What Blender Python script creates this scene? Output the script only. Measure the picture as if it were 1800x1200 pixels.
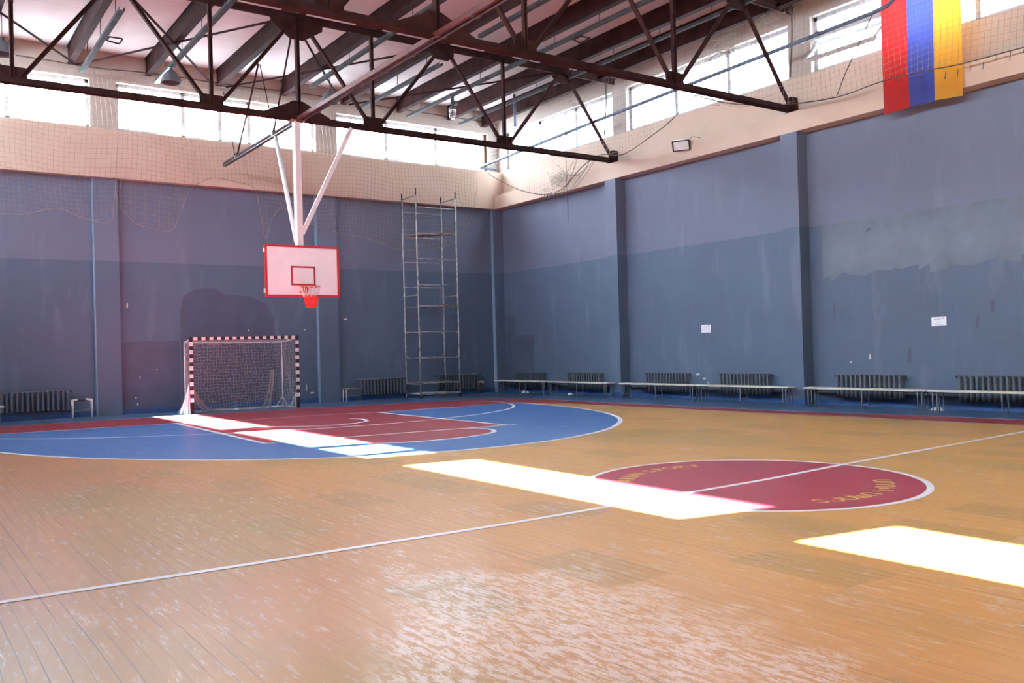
import bpy, math, random
from mathutils import Vector, Matrix
random.seed(7)
for o in list(bpy.data.objects): bpy.data.objects.remove(o)
S = bpy.context.scene
C = S.collection

# ---------------- camera ----------------
cam_d = bpy.data.cameras.new('camera'); cam = bpy.data.objects.new('camera', cam_d); C.objects.link(cam)
cam_d.sensor_width = 36; cam_d.lens = 1550.5/1800*36; cam_d.clip_end = 200; cam_d.clip_start = .05
yw, pt, ro = .6136, .0084, -.0278
F = Vector((math.sin(yw)*math.cos(pt), math.cos(yw)*math.cos(pt), math.sin(pt)))
R = Vector((math.cos(yw), -math.sin(yw), 0)); U = R.cross(F)
R2 = R*math.cos(ro)+U*math.sin(ro); U2 = -R*math.sin(ro)+U*math.cos(ro)
m = Matrix((R2, U2, -F)).transposed().to_4x4(); m.translation = Vector((-17.9976, -26.1013, 1.513))
cam.matrix_world = m
S.camera = cam
# ---------------- light ----------------
W = bpy.data.worlds.new('sky'); S.world = W; W.use_nodes = True
bg = W.node_tree.nodes['Background']; bg.inputs[0].default_value = (.78, .89, 1.0, 1); bg.inputs[1].default_value = 20.0
_wt = W.node_tree; _tc = _wt.nodes.new('ShaderNodeTexCoord'); _dp = _wt.nodes.new('ShaderNodeVectorMath'); _dp.operation = 'DOT_PRODUCT'; _dp.inputs[1].default_value = (-.86, .17, .48)
_wt.links.new(_tc.outputs['Generated'], _dp.inputs[0]); _mr = _wt.nodes.new('ShaderNodeMapRange'); _mr.inputs[1].default_value = -.4; _mr.inputs[2].default_value = 1.0; _mr.inputs[3].default_value = 14; _mr.inputs[4].default_value = 46   # sky brighter on the sun's side
_wt.links.new(_dp.outputs['Value'], _mr.inputs[0]); _wt.links.new(_mr.outputs[0], bg.inputs[1])
sd = bpy.data.lights.new('sun', 'SUN'); sd.energy = 245; sd.angle = math.radians(.6); sd.color = (1, .95, .87)
sun = bpy.data.objects.new('sun', sd); C.objects.link(sun)
sdir = Vector((.99, -.19, -1.0)).normalized()
sun.rotation_euler = sdir.to_track_quat('-Z', 'Y').to_euler(); sun.location = (-40, 8, 40)
def portal(loc, sx, sy, d):
    l = bpy.data.lights.new('sky_portal', 'AREA'); l.shape = 'RECTANGLE'; l.size = sx; l.size_y = sy
    l.cycles.is_portal = True
    o = bpy.data.objects.new('sky_portal', l); C.objects.link(o); o.location = loc
    o.rotation_euler = Vector(d).to_track_quat('-Z', 'Z').to_euler()
    return o
# sky portals (they only steer the sampling of the sky) over the three window strips
portal((-9.9, .37, 8.535), 19.2, 1.36, (0, -1, 0)); portal((.37, -19.3, 8.535), 37.9, 1.36, (-1, 0, 0)); portal((-20.57, -19.2, 8.535), 38.2, 1.36, (1, 0, 0))
vs = S.view_settings; vs.view_transform = 'Standard'; vs.look = 'None'; vs.gamma = 1; vs.use_curve_mapping = False
vs.exposure = .34
S.cycles.max_bounces = 10; S.cycles.diffuse_bounces = 6; S.cycles.glossy_bounces = 4; S.cycles.transparent_max_bounces = 12
S.cycles.caustics_reflective = False; S.cycles.caustics_refractive = False
S.cycles.use_denoising = True; S.cycles.denoising_prefilter = 'ACCURATE'; S.cycles.sample_clamp_indirect = 8

# ---------------- materials ----------------
def newmat(name):
    mt = bpy.data.materials.new(name); mt.use_nodes = True
    nt = mt.node_tree; b = nt.nodes['Principled BSDF']
    return mt, nt, b
def N(nt, t, **kw):
    n = nt.nodes.new(t)
    for k, v in kw.items():
        if k.startswith('i'): n.inputs[int(k[1:])].default_value = v
        else: setattr(n, k, v)
    return n
def mth(nt, op, a, b=None, c=None, clamp=False):
    n = nt.nodes.new('ShaderNodeMath'); n.operation = op; n.use_clamp = clamp
    for i, x in enumerate((a, b, c)):
        if x is None: continue
        if isinstance(x, (int, float)): n.inputs[i].default_value = x
        else: nt.links.new(x, n.inputs[i])
    return n.outputs[0]
def mixc(nt, f, a, b, mode='MIX'):
    n = nt.nodes.new('ShaderNodeMix'); n.data_type = 'RGBA'; n.blend_type = mode
    for i, x in ((0, f), (6, a), (7, b)):
        if isinstance(x, (int, float)): n.inputs[i].default_value = x
        elif isinstance(x, tuple): n.inputs[i].default_value = (*x[:3], 1)
        else: nt.links.new(x, n.inputs[i])
    return n.outputs[2]
def mapr(nt, v, a, b, c=0., d=1.):
    n = nt.nodes.new('ShaderNodeMapRange'); nt.links.new(v, n.inputs[0])
    for i, x in enumerate((a, b, c, d)): n.inputs[i+1].default_value = x
    return n.outputs[0]
def noise(nt, vec, scale, detail=3, sc=None, rough=.55):
    if sc:
        mp = nt.nodes.new('ShaderNodeMapping'); mp.inputs['Scale'].default_value = sc
        nt.links.new(vec, mp.inputs[0]); vec = mp.outputs[0]
    n = nt.nodes.new('ShaderNodeTexNoise'); n.inputs['Scale'].default_value = scale; n.inputs['Detail'].default_value = detail
    n.inputs['Roughness'].default_value = rough
    nt.links.new(vec, n.inputs[0]); return n.outputs[0]
def simple(name, col, rough=.6, metal=0., var=.15, nscale=6., spec=.5, bump=0.):
    mt, nt, b = newmat(name)
    tc = N(nt, 'ShaderNodeTexCoord').outputs['Object']
    f = noise(nt, tc, nscale, 4)
    dark = tuple(c*(1-var*1.6) for c in col); lite = tuple(min(1, c*(1+var)) for c in col)
    r = mapr(nt, f, .3, .7)
    nt.links.new(mixc(nt, r, dark, lite), b.inputs['Base Color'])
    b.inputs['Roughness'].default_value = rough; b.inputs['Metallic'].default_value = metal
    b.inputs['Specular IOR Level'].default_value = spec
    if bump:
        bp = N(nt, 'ShaderNodeBump'); bp.inputs['Strength'].default_value = bump; bp.inputs['Distance'].default_value = .01
        nt.links.new(f, bp.inputs['Height']); nt.links.new(bp.outputs[0], b.inputs['Normal'])
    return mt

def floor_mat(name, col, col2, wear=.5, wood=True, groove=1.0, mott=.25):
    """painted or varnished floorboards running along y"""
    mt, nt, b = newmat(name)
    tc = N(nt, 'ShaderNodeTexCoord').outputs['Object']
    sep = N(nt, 'ShaderNodeSeparateXYZ'); nt.links.new(tc, sep.inputs[0])
    X, Y = sep.outputs[0], sep.outputs[1]
    u = mth(nt, 'DIVIDE', mth(nt, 'ADD', X, mth(nt, 'MULTIPLY', noise(nt, tc, 1.0, 1, (.3, .2, 1)), .15)), .088)
    pid = mth(nt, 'FLOOR', u); fr = mth(nt, 'FRACT', u)
    wn = N(nt, 'ShaderNodeTexWhiteNoise', noise_dimensions='1D'); nt.links.new(pid, wn.inputs['W'])
    v = mth(nt, 'FLOOR', mth(nt, 'DIVIDE', mth(nt, 'ADD', Y, mth(nt, 'MULTIPLY', wn.outputs[0], 9.)), 2.6))
    wn2 = N(nt, 'ShaderNodeTexWhiteNoise', noise_dimensions='2D'); cmb = N(nt, 'ShaderNodeCombineXYZ')
    nt.links.new(pid, cmb.inputs[0]); nt.links.new(v, cmb.inputs[1]); nt.links.new(cmb.outputs[0], wn2.inputs['Vector'])
    edge = mth(nt, 'MINIMUM', fr, mth(nt, 'SUBTRACT', 1., fr))
    gvar = noise(nt, tc, 1.0, 3, (9, .35, 1))
    gap = mth(nt, 'MULTIPLY', mapr(nt, edge, .01, .065, 1., 0.), mth(nt, 'MULTIPLY', mapr(nt, gvar, .43, .57, .04, 1.), mapr(nt, wn.outputs[0], .1, .8, .2, 1.)))
    base = mixc(nt, mapr(nt, noise(nt, tc, .30, 3, (1, .7, 1)), .38, .62), col, col2)
    base = mixc(nt, mth(nt, 'MULTIPLY', wn2.outputs[0], .12 if wood else .0), base, tuple(c*.55 for c in col))
    if wood:
        # yellower varnish away from the left wall
        base = mixc(nt, mapr(nt, mth(nt, 'ADD', X, mth(nt, 'MULTIPLY', noise(nt, tc, .4, 2), 3.)), -15.5, -9.5, 0., .60), base, (.68, .385, .080))
        # blocks of older olive varnish
        q = N(nt, 'ShaderNodeCombineXYZ'); wob = mth(nt, 'MULTIPLY', noise(nt, tc, 2., 2), .12)
        nt.links.new(mth(nt, 'FLOOR', mth(nt, 'DIVIDE', mth(nt, 'ADD', X, wob), .55)), q.inputs[0]); nt.links.new(mth(nt, 'FLOOR', mth(nt, 'DIVIDE', mth(nt, 'ADD', Y, wob), .95)), q.inputs[1])
        wq = N(nt, 'ShaderNodeTexWhiteNoise', noise_dimensions='2D'); nt.links.new(q.outputs[0], wq.inputs['Vector'])
        base = mixc(nt, mth(nt, 'MULTIPLY', mapr(nt, wq.outputs[0], .84, .87), .34), base, (.24, .17, .045))
        on = noise(nt, tc, .33, 2, (1, .6, 1), .4)
        base = mixc(nt, mapr(nt, on, .54, .60, 0., .38), base, (.30, .22, .045))
    st = noise(nt, tc, 1.0, 5, (34, 1.6, 1), .7) if wood else noise(nt, tc, 1.0, 2, (5, 1.2, 1), .5)
    base = mixc(nt, mapr(nt, st, .46, .78, 0., mott), base, tuple(c*.5 for c in col))
    # worn pale scratches along the boards
    w1 = noise(nt, tc, 1.0, 7, (22, 3.2, 1), .82) if wood else noise(nt, tc, 1.0, 3, (9, 2., 1), .6); w2 = noise(nt, tc, .9, 3)
    wf = mth(nt, 'MULTIPLY', mapr(nt, w1, .55 if wood else .60, .62 if wood else .72), mapr(nt, w2, .36, .60, .15, 1.))
    base = mixc(nt, mth(nt, 'MULTIPLY', wf, wear), base, (.64, .61, .62))
    base = mixc(nt, mth(nt, 'MULTIPLY', gap, .85*groove), base, (.05, .03, .02))
    nt.links.new(base, b.inputs['Base Color'])
    # polished worn islands, window glare painted in paler, by the halfway line's left half
    rg = mapr(nt, noise(nt, tc, 1.0, 3, (3, .6, 1)), .3, .7, .300, .325)
    spec = .30
    if wood:
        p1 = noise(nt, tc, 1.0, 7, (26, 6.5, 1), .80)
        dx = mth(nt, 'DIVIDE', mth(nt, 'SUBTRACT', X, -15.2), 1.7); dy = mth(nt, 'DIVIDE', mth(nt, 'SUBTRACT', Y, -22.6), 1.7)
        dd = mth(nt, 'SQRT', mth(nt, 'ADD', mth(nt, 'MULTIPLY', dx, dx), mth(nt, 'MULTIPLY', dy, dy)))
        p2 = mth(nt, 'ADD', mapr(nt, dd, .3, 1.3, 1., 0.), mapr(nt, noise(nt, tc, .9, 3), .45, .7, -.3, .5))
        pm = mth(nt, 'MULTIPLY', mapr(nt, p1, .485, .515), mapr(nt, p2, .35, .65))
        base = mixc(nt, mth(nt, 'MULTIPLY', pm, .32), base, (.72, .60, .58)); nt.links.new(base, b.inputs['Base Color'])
        rg = mth(nt, 'ADD', rg, mth(nt, 'MULTIPLY', pm, -.02))
        nt.links.new(mth(nt, 'ADD', mth(nt, 'MULTIPLY', pm, .65), spec-.06), b.inputs['Specular IOR Level'])
    else:
        b.inputs['Specular IOR Level'].default_value = spec
    nt.links.new(rg, b.inputs['Roughness'])
    h = mth(nt, 'ADD', mth(nt, 'MULTIPLY', gap, -1.), mth(nt, 'MULTIPLY', noise(nt, tc, 1.0, 3, (10, .8, 1)), .5))
    h = mth(nt, 'ADD', h, mth(nt, 'MULTIPLY', wn2.outputs[0], .1))
    bp = N(nt, 'ShaderNodeBump'); bp.inputs['Strength'].default_value = .14 if wood else .015; bp.inputs['Distance'].default_value = .005
    nt.links.new(h, bp.inputs['Height']); nt.links.new(bp.outputs[0], b.inputs['Normal'])
    return mt
M = {}
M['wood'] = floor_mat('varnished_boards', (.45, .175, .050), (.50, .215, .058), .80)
M['f_red'] = floor_mat('red_floor_paint', (.30, .030, .042), (.34, .040, .050), .30, False, .06, .16)
M['f_disc'] = floor_mat('crimson_floor_paint', (.37, .028, .046), (.34, .028, .044), .04, False, .06, .12)
M['f_blue'] = floor_mat('blue_floor_paint', (.040, .125, .36), (.065, .165, .40), .40, False, .06, .16)
M['f_border'] = floor_mat('grey_blue_floor_paint', (.06, .125, .24), (.07, .14, .26), .30, False, .06, .16)
M['f_white'] = floor_mat('white_line_paint', (.80, .80, .83), (.74, .74, .76), .0, False, .15, .12)
M['f_yellow'] = floor_mat('yellow_letter_paint', (.80, .54, .14), (.72, .50, .15), .05, False, .2, .1)

def wall_mat(name, lo, hi, zsplit, skirt=None):
    mt, nt, b = newmat(name)
    tc = N(nt, 'ShaderNodeTexCoord').outputs['Object']
    sep = N(nt, 'ShaderNodeSeparateXYZ'); nt.links.new(tc, sep.inputs[0])
    z = mth(nt, 'ADD', sep.outputs[2], mth(nt, 'MULTIPLY', noise(nt, tc, 3., 2), .02))
    f = mapr(nt, z, zsplit, zsplit+.02)
    base = mixc(nt, f, lo, hi)
    bl = noise(nt, tc, .55, 5, None, .6)
    base = mixc(nt, mapr(nt, bl, .3, .7, .16, 0.), base, (.03, .035, .05))
    sm = noise(nt, tc, 1.0, 4, (2.2, 2.2, .5), .6)
    base = mixc(nt, mapr(nt, sm, .55, .75, 0., .18), base, (.30, .32, .40))
    nt.links.new(base, b.inputs['Base Color']); b.inputs['Roughness'].default_value = .62
    b.inputs['Specular IOR Level'].default_value = .3
    bp = N(nt, 'ShaderNodeBump'); bp.inputs['Strength'].default_value = .25; bp.inputs['Distance'].default_value = .01
    nt.links.new(noise(nt, tc, 14., 5), bp.inputs['Height']); nt.links.new(bp.outputs[0], b.inputs['Normal'])
    return mt
M['wall'] = wall_mat('slate_wall_paint', (.095, .135, .205), (.145, .168, .245), 4.22)
M['wall_dark'] = simple('dark_slate_patch', (.068, .086, .140), .65, var=.1, nscale=1.5)
M['wall_mid'] = simple('streaky_slate_overpaint', (.125, .158, .215), .6, var=.14, nscale=1.3)
M['chip'] = simple('bare_plaster', (.6, .58, .58), .8)
def plaster(name, col, stain):
    mt, nt, b = newmat(name)
    tc = N(nt, 'ShaderNodeTexCoord').outputs['Object']
    base = mixc(nt, mapr(nt, noise(nt, tc, .9, 4), .4, .7), col, stain)
    base = mixc(nt, mapr(nt, noise(nt, tc, 4., 5, None, .7), .62, .72, 0., .4), base, (.72, .68, .64))
    base = mixc(nt, mapr(nt, noise(nt, tc, 2.1, 5, (1, 1, .4), .7), .64, .74, 0., .5), base, tuple(c*.55 for c in stain))
    nt.links.new(base, b.inputs['Base Color']); b.inputs['Roughness'].default_value = .75
    bp = N(nt, 'ShaderNodeBump'); bp.inputs['Strength'].default_value = .3; bp.inputs['Distance'].default_value = .01
    nt.links.new(noise(nt, tc, 9., 5), bp.inputs['Height']); nt.links.new(bp.outputs[0], b.inputs['Normal'])
    return mt
M['band'] = plaster('peach_limewash', (.58, .44, .35), (.52, .39, .30))
M['pil_lit_side'] = simple('pale_blue_lit_side', (.20, .31, .43), .5, var=.08)  # window light on the pilasters' left sides, painted in as a paler blue
M['upper'] = plaster('grey_beige_plaster', (.42, .35, .31), (.37, .31, .28))
M['ceil'] = None
def ceil_mat():
    mt, nt, b = newmat('whitewashed_roof_slabs')
    tc = N(nt, 'ShaderNodeTexCoord').outputs['Object']
    sep = N(nt, 'ShaderNodeSeparateXYZ'); nt.links.new(tc, sep.inputs[0])
    fy = mth(nt, 'FRACT', mth(nt, 'DIVIDE', sep.outputs[1], 1.5))
    seam = mapr(nt, mth(nt, 'MINIMUM', fy, mth(nt, 'SUBTRACT', 1., fy)), 0., .012, .5, 0.)
    base = mixc(nt, mapr(nt, noise(nt, tc, .8, 4), .35, .7), (.56, .50, .485), (.48, .42, .405))
    base = mixc(nt, mapr(nt, noise(nt, tc, .5, 5, (3, 1, 1), .7), .60, .72, 0., .5), base, (.42, .40, .37))
    base = mixc(nt, seam, base, (.25, .2, .18))
    nt.links.new(base, b.inputs['Base Color']); b.inputs['Roughness'].default_value = .85
    return mt
M['ceil'] = ceil_mat()
M['steel'] = simple('oxide_brown_steel', (.034, .013, .013), .85, var=.3, nscale=3, spec=.10)
M['steel_red'] = simple('red_oxide_steel', (.11, .018, .014), .5, var=.3, nscale=3)
M['steel_grey'] = simple('grey_channel_steel', (.11, .10, .105), .5, .1, var=.3, nscale=4)
M['trunk'] = simple('dusty_grey_trunking', (.042, .040, .042), .85, .0, var=.35, nscale=3, spec=.12)
M['wire'] = simple('dark_wire', (.03, .025, .025), .6)
M['bluepipe'] = simple('blue_grey_pipe_paint', (.09, .12, .18), .5, var=.3, nscale=5)
M['frame'] = simple('grey_white_window_paint', (.50, .49, .50), .6, var=.2, nscale=5)
M['frame_brown'] = simple('brown_window_frame', (.28, .17, .11), .7, var=.25)
M['sill'] = simple('pale_blue_sill', (.45, .52, .60), .6)
def glass_mat():
    mt, nt, b = newmat('window_glass'); nt.nodes.remove(b)
    out = [n for n in nt.nodes if n.type == 'OUTPUT_MATERIAL'][0]
    t = N(nt, 'ShaderNodeBsdfTransparent'); t.inputs[0].default_value = (.93, .96, .97, 1)
    g = N(nt, 'ShaderNodeBsdfGlossy'); g.inputs['Roughness'].default_value = .05
    mx = N(nt, 'ShaderNodeMixShader'); mx.inputs[0].default_value = .05
    nt.links.new(t.outputs[0], mx.inputs[1]); nt.links.new(g.outputs[0], mx.inputs[2]); nt.links.new(mx.outputs[0], out.inputs[0])
    return mt
M['glass'] = glass_mat()
M['rad'] = simple('blue_grey_radiator_paint', (.085, .105, .13), .5, var=.2, nscale=8)
M['darkpipe'] = simple('dark_heating_pipe', (.03, .035, .045), .5)
M['skirt'] = simple('blue_skirting_paint', (.030, .085, .24), .5, var=.2)
M['bench'] = simple('cream_bench_board', (.62, .60, .50), .45, var=.12, nscale=3)
M['leg'] = simple('grey_painted_tube', (.17, .20, .25), .45, var=.15)
M['white'] = simple('white_enamel', (.78, .77, .76), .4, var=.06)
M['gloss_white'] = simple('white_post_paint', (.80, .80, .80), .35, var=.05)
M['pink'] = simple('pinkish_white_paint', (.76, .68, .68), .45, var=.08, nscale=2)
M['black'] = simple('black_post_paint', (.012, .012, .014), .4)
M['bb_red'] = simple('crimson_board_paint', (.42, .010, .018), .4, var=.08)
M['board'] = simple('backboard_laminate', (.80, .72, .74), .35, var=.04, nscale=2)
M['orange'] = simple('orange_red_rim', (.62, .045, .020), .45)
M['net_red'] = simple('red_net_cord', (.80, .030, .018), .7)
M['net_white'] = simple('white_net_cord', (.75, .72, .68), .8)
M['goalnet'] = simple('off_white_goal_net', (.32, .31, .29), .85)
M['cord'] = simple('grey_hemp_cord', (.30, .26, .22), .9)
M['rope'] = simple('dark_rope', (.09, .065, .05), .9)
M['scaf'] = simple('scaffold_tube', (.34, .35, .36), .4, .5, var=.35, nscale=7)
M['plank'] = simple('weathered_plank', (.26, .20, .15), .8, var=.35, nscale=9)
M['rubber'] = simple('black_rubber', (.02, .02, .022), .6)
M['lampgrey'] = simple('dusty_grey_lamp', (.09, .09, .10), .7, var=.2)
M['paper'] = simple('white_paper', (.78, .80, .86), .7, var=.02)
M['ink'] = simple('faded_ink', (.35, .28, .42), .8)
M['rust'] = simple('rusty_iron', (.30, .14, .09), .8, var=.3)
def cloth(name, col):
    mt, nt, b = newmat(name)
    out = [n for n in nt.nodes if n.type == 'OUTPUT_MATERIAL'][0]
    tc = N(nt, 'ShaderNodeTexCoord').outputs['Object']
    base = mixc(nt, noise(nt, tc, 3.), tuple(c*.9 for c in col), col)
    b.inputs['Roughness'].default_value = .75; nt.links.new(base, b.inputs['Base Color'])
    t = N(nt, 'ShaderNodeBsdfTranslucent'); nt.links.new(base, t.inputs[0])
    mx = N(nt, 'ShaderNodeMixShader'); mx.inputs[0].default_value = .42
    nt.links.new(b.outputs[0], mx.inputs[1]); nt.links.new(t.outputs[0], mx.inputs[2]); nt.links.new(mx.outputs[0], out.inputs[0])
    return mt
M['fl_red'] = cloth('red_flag_cloth', (.56, .022, .022)); M['fl_blue'] = cloth('blue_flag_cloth', (.065, .09, .40)); M['fl_or'] = cloth('orange_flag_cloth', (.80, .38, .035))
def clearglass():
    mt, nt, b = newmat('lamp_glass'); b.inputs['Base Color'].default_value = (.9, .92, .95, 1)
    b.inputs['Roughness'].default_value = .08; b.inputs['Transmission Weight'].default_value = .75; b.inputs['IOR'].default_value = 1.3
    return mt
M['lampglass'] = clearglass()

# ---------------- mesh builder ----------------
class MB:
    def __init__(s): s.v = []; s.f = []; s.mi = []; s.mats = []; s.sm = []
    def mid(s, m):
        if m not in s.mats: s.mats.append(m)
        return s.mats.index(m)
    def add(s, vs_, fs, m, smooth=False):
        o = len(s.v); s.v += [tuple(x) for x in vs_]; k = s.mid(m)
        for f in fs: s.f.append(tuple(i+o for i in f)); s.mi.append(k); s.sm.append(smooth)
        return s
    def box(s, a, b, m):
        x0, y0, z0 = (min(p, q) for p, q in zip(a, b)); x1, y1, z1 = (max(p, q) for p, q in zip(a, b))
        v = [(x0, y0, z0), (x1, y0, z0), (x1, y1, z0), (x0, y1, z0), (x0, y0, z1), (x1, y0, z1), (x1, y1, z1), (x0, y1, z1)]
        return s.add(v, [(0, 3, 2, 1), (4, 5, 6, 7), (0, 1, 5, 4), (1, 2, 6, 5), (2, 3, 7, 6), (3, 0, 4, 7)], m)
    def bar(s, p, q, w, h, m, side=(0, 1, 0)):
        """box beam from p to q, w along `side`, h across it"""
        p, q = Vector(p), Vector(q); d = (q-p).normalized(); sd_ = Vector(side); sd_ = (sd_-d*sd_.dot(d)).normalized(); up = d.cross(sd_)
        v = []
        for c in (p, q):
            for a, b in ((-1, -1), (1, -1), (1, 1), (-1, 1)): v.append(c+sd_*(a*w/2)+up*(b*h/2))
        return s.add(v, [(0, 1, 2, 3), (7, 6, 5, 4), (0, 4, 5, 1), (1, 5, 6, 2), (2, 6, 7, 3), (3, 7, 4, 0)], m)
    def angle(s, p, q, w, t, m, side=(0, 1, 0), flip=1):
        """rolled steel tee: a flange and a web"""
        p, q = Vector(p), Vector(q); d = (q-p).normalized(); sd_ = Vector(side); sd_ = (sd_-d*sd_.dot(d)).normalized(); up = d.cross(sd_)
        s.bar(p, q, w, t, m, side)
        o = up*(flip*(w*.35+t/2)); return s.bar(p+o, q+o, t*1.6, w*.7, m, side)
    def tube(s, pts, r, m, n=8, cap=True, smooth=True):
        pts = [Vector(p) for p in pts]; rings = []; L = len(pts)
        rr = r if isinstance(r, (list, tuple)) else [r]*L
        prev = None
        for i, p in enumerate(pts):
            d = (pts[min(i+1, L-1)]-pts[max(i-1, 0)])
            if d.length < 1e-9: d = Vector((0, 0, 1))
            d.normalize()
            if prev is None:
                a = Vector((0, 0, 1)) if abs(d.z) < .9 else Vector((1, 0, 0))
                u = d.cross(a).normalized()
            else:
                u = prev-d*prev.dot(d)
                if u.length < 1e-6: u = d.orthogonal()
                u.normalize()
            prev = u; w = d.cross(u)
            rings.append([p+(u*math.cos(2*math.pi*k/n)+w*math.sin(2*math.pi*k/n))*rr[i] for k in range(n)])
        v = [x for g in rings for x in g]; f = []
        for i in range(L-1):
            for k in range(n): f.append((i*n+k, i*n+(k+1) % n, (i+1)*n+(k+1) % n, (i+1)*n+k))
        if cap: f.append(tuple(range(n-1, -1, -1))); f.append(tuple((L-1)*n+k for k in range(n)))
        return s.add(v, f, m, smooth)
    def lathe(s, c, prof, m, n=24, smooth=True):
        c = Vector(c); v = []; f = []
        for r, z in prof:
            for k in range(n): v.append(c+Vector((r*math.cos(2*math.pi*k/n), r*math.sin(2*math.pi*k/n), z)))
        for i in range(len(prof)-1):
            for k in range(n): f.append((i*n+k, i*n+(k+1) % n, (i+1)*n+(k+1) % n, (i+1)*n+k))
        return s.add(v, f, m, smooth)
    def poly(s, pts, z, m):
        v = [(x, y, z) for x, y in pts]
        a = sum(pts[i][0]*pts[(i+1) % len(pts)][1]-pts[(i+1) % len(pts)][0]*pts[i][1] for i in range(len(pts)))
        f = list(range(len(v)));
        if a < 0: f.reverse()
        return s.add(v, [tuple(f)], m)
    def strip(s, pts, w, z, m, closed=False):
        """painted line of width w along a floor polyline"""
        P_ = [Vector((x, y)) for x, y in pts]; L = len(P_); v = []; f = []
        for i in range(L):
            a = P_[(i-1) % L] if closed or i > 0 else P_[i]; b = P_[(i+1) % L] if closed or i < L-1 else P_[i]
            d = (b-a).normalized(); n = Vector((-d.y, d.x))*(w/2)
            v += [(P_[i].x+n.x, P_[i].y+n.y, z), (P_[i].x-n.x, P_[i].y-n.y, z)]
        for i in range(L if closed else L-1):
            j = (i+1) % L; f.append((2*i, 2*i+1, 2*j+1, 2*j))
        return s.add(v, f, m)
    def build(s, name, parent=None, loc=None, bevel=0):
        me = bpy.data.meshes.new(name)
        if loc is not None: s.v = [(x-loc[0], y-loc[1], z-loc[2]) for x, y, z in s.v]
        me.from_pydata(s.v, [], s.f)
        for mm in s.mats: me.materials.append(M[mm])
        me.polygons.foreach_set('material_index', s.mi); me.polygons.foreach_set('use_smooth', s.sm); me.update()
        o = bpy.data.objects.new(name, me); C.objects.link(o)
        if parent is not None: o.parent = parent      # verts are relative to the parent's base
        elif loc is not None: o.location = loc
        if bevel:
            b = o.modifiers.new('bevel', 'BEVEL'); b.width = bevel; b.segments = 2; b.limit_method = 'ANGLE'
        return o
def tag(o, label=None, cat=None, group=None, kind=None):
    if label: o['label'] = label
    if cat: o['category'] = cat
    if group: o['group'] = group
    if kind: o['kind'] = kind
    return o
def thing(name, label, cat, loc=(0, 0, 0), group=None, rz=0):
    o = bpy.data.objects.new(name, None); C.objects.link(o); o.location = loc; o.rotation_euler = (0, 0, rz); o.empty_display_size = .1
    return tag(o, label, cat, group)
def struct(o, label, cat): return tag(o, label, cat, None, 'structure')
def catmull(pts, n=8):
    out = []
    P_ = [pts[0]]+list(pts)+[pts[-1]]
    for i in range(1, len(P_)-2):
        for k in range(n):
            t = k/n; a, b, c, d = P_[i-1], P_[i], P_[i+1], P_[i+2]
            out.append(tuple(.5*((2*b[j])+(-a[j]+c[j])*t+(2*a[j]-5*b[j]+4*c[j]-d[j])*t*t+(-a[j]+3*b[j]-3*c[j]+d[j])*t**3) for j in range(len(b))))
    out.append(tuple(pts[-1])); return out
def interp(tab, x):
    tab = sorted(tab)
    if x <= tab[0][0]: return tab[0][1]
    for (a, b), (c, d) in zip(tab, tab[1:]):
        if x <= c: return b+(d-b)*(x-a)/max(1e-9, c-a)
    return tab[-1][1]

# ---------------- floor ----------------
XL, YF = -20.2, -38.8
fl = MB()
fl.poly([(XL-.35, .35), (XL-.35, YF-.35), (.35, YF-.35), (.35, .35)], 0, 'wood')
outer = [(XL, -1.95), (-15.9, -1.95), (-13.8, -1.98), (-12.0, -2.15), (-8.6, -2.35), (-6.3, -2.95), (-4.4, -3.2), (-2.75, -3.4)]
outer_r = [(-2.35, -5.2), (-2.25, -8.2), (-2.25, -10.9), (-2.17, -13.4), (-1.94, -15.3), (-1.66, -17.2), (-1.6, -18.6), (-1.55, YF)]
inner = [(XL, -4.3), (-16.1, -4.42), (-12.6, -4.78), (-7.94, -5.75), (-3.6, -5.95)]
inner_r = [(-3.2, -7.3), (-3.05, -9.2), (-2.95, -11.6), (-2.82, -13.9), (-2.68, -15.8), (-2.6, -17.5), (-2.57, -19.0), (-2.5, YF)]
fl.poly([(XL, 0)]+outer+outer_r+[(0, YF), (0, 0)], .001, 'f_border')
fl.poly(outer+outer_r+inner_r[::-1]+inner[::-1], .0015, 'f_red')
three = catmull([(-3.60, -5.95), (-3.80, -7.4), (-3.97, -8.70), (-4.67, -10.75), (-5.75, -12.50), (-7.25, -13.85), (-8.75, -14.55), (-10.13, -14.75), (-11.52, -14.58), (-12.66, -14.1), (-13.65, -13.4), (-14.43, -12.6), (-15.27, -11.5), (-15.95, -10.3), (-16.55, -8.74), (-16.95, -7.2), (-17.1, -4.4)], 8)
fl.poly(three+[(-16.1, -4.42), (-12.6, -4.78), (-7.94, -5.75)], .002, 'f_blue')
kBL, kBR, kFR, kFL = (-12.6, -4.78), (-7.94, -5.80), (-8.0, -11.68), (-12.75, -11.15)
fl.poly([kBL, kBR, kFR, kFL], .0025, 'f_red')
fta = catmull([(-12.4, -11.25), (-12.24, -11.8), (-11.85, -12.42), (-11.1, -12.92), (-10.3, -13.08), (-9.55, -12.98), (-9.02, -12.68), (-8.74, -12.2), (-8.76, -11.75), (-8.95, -11.6)], 6)
fl.poly(fta, .0025, 'f_red')
W_ = .095
fl.strip(three, W_, .003, 'f_white')
fl.strip([kBL, kFL], W_, .003, 'f_white'); fl.strip([kBR, kFR], W_, .003, 'f_white'); fl.strip([(-12.78, -11.14), (-7.8, -11.70)], W_, .0031, 'f_white')
fl.strip(fta, W_, .003, 'f_white')
fl.strip([(x, y) for x, y in inner[:3]], .07, .0031, 'f_white'); fl.strip([kBL, (-11.0, -5.25), (-8.9, -5.45), kBR, (-3.6, -5.95)], .07, .0031, 'f_white')
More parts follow.
